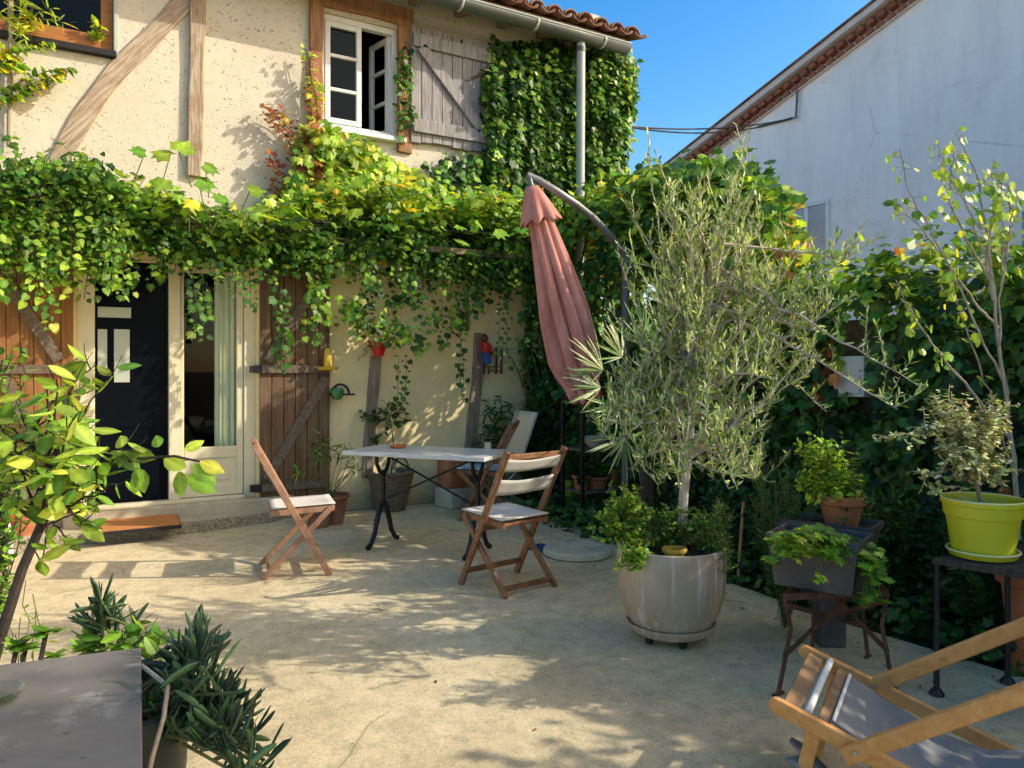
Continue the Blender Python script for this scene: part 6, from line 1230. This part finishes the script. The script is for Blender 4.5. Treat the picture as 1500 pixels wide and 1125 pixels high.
# ---- V: succulents beside the grey table
SU = [(.022,.055,.024), (.035,.075,.03), (.014,.034,.017), (.06,.11,.04)]
zs = 1.62; spt = CW(-.90, 1.55); sp_ = thing('dark_planter', 'dark green planter of finger succulents beside the grey table', 'planter', (spt[0], spt[1], 0))
pc = CW(-.86, 1.56); 
b = MB(); b.lathe([(0.15, 0), (0.155, .01), (0.19, .61), (0.205, .615), (0.21, .68), (0.20, .685), (0.188, .68), (0.182, .64)], (pc[0], pc[1], 0), 40); b.build('pot_body', 'darkgreen', sp_, smooth=True); soil(.183, (pc[0], pc[1], .645), sp_)

su = thing('finger_succulent', 'blue green finger succulent sprawling beside the grey table', 'succulent', (pc[0], pc[1], .65)); L = Leafer(); st = MB()
ends = []
for k in range(28):
    t = RNG.random(); px = RNG.uniform(275, 380) ; lo_ = np.interp(px, [215, 280, 340, 395], [930, 960, 990, 1060]); py = RNG.uniform(lo_, 1140); ends.append(AT(px, py, RNG.uniform(1.40, 1.62)))
for k in range(6): ends.append(AT(RNG.uniform(115, 175), RNG.uniform(880, 945), RNG.uniform(1.72, 1.86)))
for k in range(9): ends.append(AT(RNG.uniform(262, 310), RNG.uniform(930, 985), RNG.uniform(1.55, 1.75)))
for k in range(7): ends.append(AT(RNG.uniform(340, 400), RNG.uniform(1090, 1160), RNG.uniform(1.3, 1.45)))
for e in ends:
    far = float(np.dot(e[:2], DV[:2])) > 1.70
    s0 = (AT(165, 990, 1.86) if far else np.array([pc[0], pc[1], .66]) + RV*.06) + RV*RNG.uniform(-.06 if far else -.10, .12) + DV*RNG.uniform(-.03, .12); c = (s0+e)/2 + np.array([0, 0, RNG.uniform(-.02, .06)]); P = bez(s0, c, e, 12); st.tube(P, list(np.linspace(.0045, .003, 12)), 5, False)
    n = RNG.integers(10, 15); i = np.sort(RNG.uniform(5.0, 11, n)); Q = np.stack([np.interp(i, range(12), P[:, k]) for k in range(3)], axis=1); dr = unit(P[-1]-P[6]); side = rnd(n); side = unit(side - dr*np.sum(side*dr, axis=1, keepdims=True))
    L.add(Q, rnd(n), dr*.35 + side*.45 + np.array([0, 0, 1.0]), .066*RNG.uniform(.6, 1.2, n), cols(n, SU))
L.build('foliage', FINGER, 'leaf_thick', su, smooth=True); st.build('stem', 'greenstem', su)
for (px, py, z, lab) in ((238, 1000, 1.42, 0),):
    st2 = MB(); P = [AT(px-30, 975, 1.5), AT(px+8, 1005, 1.42), AT(px+2, 1050, 1.38), AT(px-15, 1110, 1.34), AT(px-25, 1160, 1.3)]; st2.tube(P, .0042, 6, False); st2.build('stem', 'bark_pale', su, smooth=True)
ae = thing('aeonium', 'small green rosette succulents behind the grey table', 'succulent', AT(50, 985, 1.95)); L = Leafer(); st = MB()
for (px, py, z, r) in ((25, 945, 1.9, .04), (38, 948, 1.95, .04), (68, 925, 1.9, .048), (80, 960, 1.95, .035), (125, 950, 1.9, .05), (132, 945, 1.85, .045)):
    q = AT(px, py, z); st.tube([AT(px-12, py+60, z), q], .006, 5, False); n = 22; a = np.arange(n)*2.4; el = np.linspace(.1, 1.2, n); T = np.stack([np.cos(a)*np.cos(el), np.sin(a)*np.cos(el), np.sin(el)], axis=1); L.add(np.repeat(q[None], n, 0), np.array([0, 0, 1.0]) - T*.4, T, r*np.linspace(1, .55, n), cols(n, MD + YG[:1]))
L.build('foliage', OVAL, 'leaf', ae); st.build('stem', 'bark', ae)
pot('plant_pot', 'dark pot of rosette succulents hidden behind the grey table', 'pot', CW(-1.19, 1.98), .10, .14, .50, 'planter')
bx2 = CW(-.98, 1.83); 
gy = thing('leafy_succulent', 'yellow green succulent at the back corner of the grey table', 'succulent', AT(175, 960, 1.8)); branched(gy, AT(175, 985, 1.8), [AT(RNG.uniform(130, 255), RNG.uniform(905, 955), 1.8 + RNG.uniform(-.08, .1)) for _ in range(18)], .008, OVAL, 'leaf', .05, YG[:1] + MD, .016, f0=.45, barkmat='greenstem')

# ---- W: small tree in the left foreground
zt0 = 2.15; lt_ = thing('young_tree', 'young tree with dark bent trunk and sunlit oval leaves on the left', 'tree', CW(-1.52, zt0)); 
trk = [CW(-1.55, zt0), AT(-22, 1010, zt0), AT(5, 920, zt0), AT(32, 835, zt0), AT(62, 765, zt0), AT(84, 725, zt0), AT(70, 690, zt0), AT(40, 640, zt0-.05)]
LG = [(.16,.27,.03), (.22,.33,.04), (.30,.38,.05), (.10,.20,.025)]
tg = [AT(RNG.uniform(-40, 150), RNG.uniform(555, 750), zt0 + RNG.uniform(-.3, .3)) for _ in range(44)] + [AT(140, 535, zt0), AT(150, 560, zt0), AT(130, 590, zt0), AT(195, 660, zt0-.1), AT(180, 670, zt0-.1), AT(200, 700, zt0-.1), AT(120, 770, zt0-.1), AT(110, 800, zt0-.1), AT(60, 830, zt0-.1), AT(130, 780, zt0)]
branched(lt_, trk[0], tg, .017, OVAL, 'leaf', .064, LG, .040, twigs=1, twl=(.06, .14), trunk=trk, f0=.5, fork=(.55, 1), up=-.05, out=.6, nup=.7, jit=.45)
L = Leafer(); st = MB(); P = np.array([AT(90, 722, zt0), AT(140, 690, zt0-.05), AT(200, 672, zt0-.1), AT(255, 668, zt0-.12), AT(292, 676, zt0-.15)]); st.tube(P, list(np.linspace(.007, .0025, 5)), 6, False)
for (a, b_, tx, tz, s) in ((178, 655, -.4, .6, .07), (172, 660, .5, -.4, .08), (185, 662, .9, -.2, .085), (200, 685, .3, -.9, .08), (204, 690, .1, -1, .07), (240, 672, .8, -.4, .085), (262, 690, .3, -.8, .08), (282, 680, .6, -.5, .08), (275, 695, .7, -.5, .1), (292, 676, .8, -.3, .07), (270, 660, .5, .5, .06), (232, 655, -.3, .6, .06)):
    q = AT(a, b_, zt0-.1); L.add(np.array([q]), np.array([-DV*.8 + [RNG.normal(0, .2), 0, .5]]), np.array([RV*tx + [0, 0, tz]]), s*.95, cols(1, LG))
L.build('foliage', OVAL, 'leaf', lt_); st.build('branch', 'bark', lt_, smooth=True)
# jasmine at the far left edge, thin weeds by the trunk
jb = CW(-1.95, 2.75); t = thing('jasmine', 'bushy bright green climber at the left edge behind the young tree', 'climber', jb); branched(t, jb, [AT(RNG.uniform(-60, 42), RNG.uniform(500, 770), 2.8 + RNG.uniform(-.2, .2)) for _ in range(40)], .01, OVAL, 'leaf', .04, MD + YG[:1], .022, twigs=5, twl=(.04, .1), f0=.3)
wb_ = CW(-1.5, 2.4); t = thing('tall_weed', 'thin stemmed weed beside the young tree trunk', 'weed', wb_); branched(t, wb_, [AT(a, b_, 2.35) for a, b_ in ((30, 905), (48, 870), (15, 880), (52, 895), (38, 850), (22, 930))], .004, LANCE, 'leaf', .05, MD + YG, .045, f0=.3, barkmat='greenstem')

# ---- X: attic window plants
ab = WY(14, 60, D - .1); st = MB(); st.tube([WY(14, 215, D-.06), WY(15, 120, D-.06), WY(16, 30, D-.06), WY(14, -40, D - .06)], .02, 7)
av = thing('window_vine', 'green vine climbing a pole left of the attic window', 'vine', WY(14, 215, D-.06)); st.build('pole', 'timber_light', av, smooth=True)
L = Leafer(); st = MB()
for pts in ([(0, 130), (40, 124), (70, 112), (105, 95)], [(0, 150), (35, 135), (70, 122), (90, 108)], [(0, 75), (25, 75), (50, 68), (74, 64)], [(0, 90), (20, 100), (35, 92)], [(0, 110), (14, 98), (30, 82)], [(-20, 60), (5, 70), (18, 84)]):
    for rep in range(2): 
        P = np.array([WY(a + RNG.normal(0, 3), b_ + RNG.normal(0, 5), D - RNG.uniform(.1, .2)) for a, b_ in pts]); t = np.linspace(0, 1, len(P)); tt = np.linspace(0, 1, 12); P = np.stack([np.interp(tt, t, P[:, k]) for k in range(3)], axis=1); st.tube(P, .004, 5, False); L.twig(P, .022, .065, MD + YG + YL[:1], up=-.3, out=.8, nup=.5)
L.build('foliage', HEART, 'leaf', av); st.build('stem', 'greenstem', av)
sp2 = WY(40, 38, D - .05); t = thing('spider_plant', 'yellow green spider plant spilling over the attic window rail', 'plant', sp2)
branched(t, sp2, [WY(a, b_, D - RNG.uniform(.1, .2)) for a, b_ in ((10, 10), (20, -5), (35, 5), (50, 20), (28, 55), (42, 58), (60, 25), (80, 12), (98, 35), (15, 40), (5, 30), (38, 62), (48, 50), (25, 30))], .003, NARROW, 'leaf', .11, YG + YL[:1], .02, f0=.1, ctrl_up=2, barkmat='greenstem')
sp3 = WY(142, 62, D + .0); t = thing('window_plant', 'small yellow green plant at the right end of the attic window rail', 'plant', sp3)
branched(t, sp3, [WY(a, b_, D - .05) for a, b_ in ((132, 30), (142, 28), (150, 36), (138, 40), (148, 46), (132, 48), (145, 52))], .003, HEART, 'leaf', .06, YG, .025, f0=.2, barkmat='greenstem')

# ---- Z: tree standing on the right behind the camera, it dapples the paving
gt_ = thing('garden_tree', 'garden tree standing behind the ivy wall outside the picture to the right', 'tree', (5.6, -2.5, -.05))
tk = [np.array([5.6, -2.5, -.05]), np.array([5.62, -2.5, 1.2]), np.array([5.58, -2.48, 2.4]), np.array([5.6, -2.46, 3.4]), np.array([5.6, -2.45, 4.4])]
tg = [np.array([5.6, -2.45, 4.55]) + v*np.array([.9, .95, .85]) for v in RNG.uniform(-1, 1, (170, 3)) if .2 < np.linalg.norm(v) < 1.0]
branched(gt_, tk[0], tg, .07, OVAL, 'leaf', .12, MD + DK[2:], .07, twigs=5, twl=(.15, .4), trunk=tk, f0=.35, fork=(.45, 1), barkmat='bark')
SATV, VALV, SUNSIDE_FILL = 1.46, 1.9, (3.9, 2.8, 1.65)
# ------------------------------------------------------------------ camera, light, world
cam = bpy.data.cameras.new('camera'); co = bpy.data.objects.new('camera', cam); COL.objects.link(co)
co.location = (0, 0, HC); co.rotation_euler = (R(90), 0, -YAW); cam.sensor_width = 36; cam.lens = F / 1500 * 36
cam.shift_y = -22.5 / 1500; cam.clip_start = 0.05; cam.clip_end = 1000; S.camera = co
sun = bpy.data.lights.new('sun', 'SUN'); so = bpy.data.objects.new('sun', sun); COL.objects.link(so)
sun.energy = 5.0; sun.angle = R(0.55); sun.color = (1.0, 0.92, 0.77)
sd = Vector((SUN_H[0]*math.cos(SUN_EL), SUN_H[1]*math.cos(SUN_EL), math.sin(SUN_EL)))
so.rotation_euler = (-sd).to_track_quat('-Z', 'Y').to_euler(); so.location = sd * 30
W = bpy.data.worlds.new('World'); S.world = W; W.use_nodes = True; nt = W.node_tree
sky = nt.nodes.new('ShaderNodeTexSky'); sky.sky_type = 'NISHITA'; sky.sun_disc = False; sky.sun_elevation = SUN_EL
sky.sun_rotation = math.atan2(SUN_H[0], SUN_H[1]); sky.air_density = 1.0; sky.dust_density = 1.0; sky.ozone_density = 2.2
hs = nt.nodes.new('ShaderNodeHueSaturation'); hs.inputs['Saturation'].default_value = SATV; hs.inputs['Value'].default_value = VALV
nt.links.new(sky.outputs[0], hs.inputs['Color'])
# warm fill light added to the sun side of the sky, out of view
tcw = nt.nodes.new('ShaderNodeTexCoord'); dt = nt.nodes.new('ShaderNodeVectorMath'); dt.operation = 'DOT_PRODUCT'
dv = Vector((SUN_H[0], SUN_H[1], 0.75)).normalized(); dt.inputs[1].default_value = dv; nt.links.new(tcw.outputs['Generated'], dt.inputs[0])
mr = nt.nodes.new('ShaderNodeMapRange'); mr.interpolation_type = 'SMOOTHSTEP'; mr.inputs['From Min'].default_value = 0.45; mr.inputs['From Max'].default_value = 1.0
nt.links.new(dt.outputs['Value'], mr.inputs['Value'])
sunside_fill = mixc(nt, 1.0, sky.outputs[0], SUNSIDE_FILL, 'MULTIPLY')
nt.links.new(mixc(nt, mr.outputs['Result'], mixc(nt, 1.0, hs.outputs[0], (1.25, 1.0, 0.92), 'MULTIPLY'), sunside_fill), nt.nodes['Background'].inputs[0]); nt.nodes['Background'].inputs[1].default_value = 0.15
S.view_settings.view_transform = 'Standard'; S.view_settings.look = 'None'; S.view_settings.exposure = 0; S.view_settings.gamma = 1
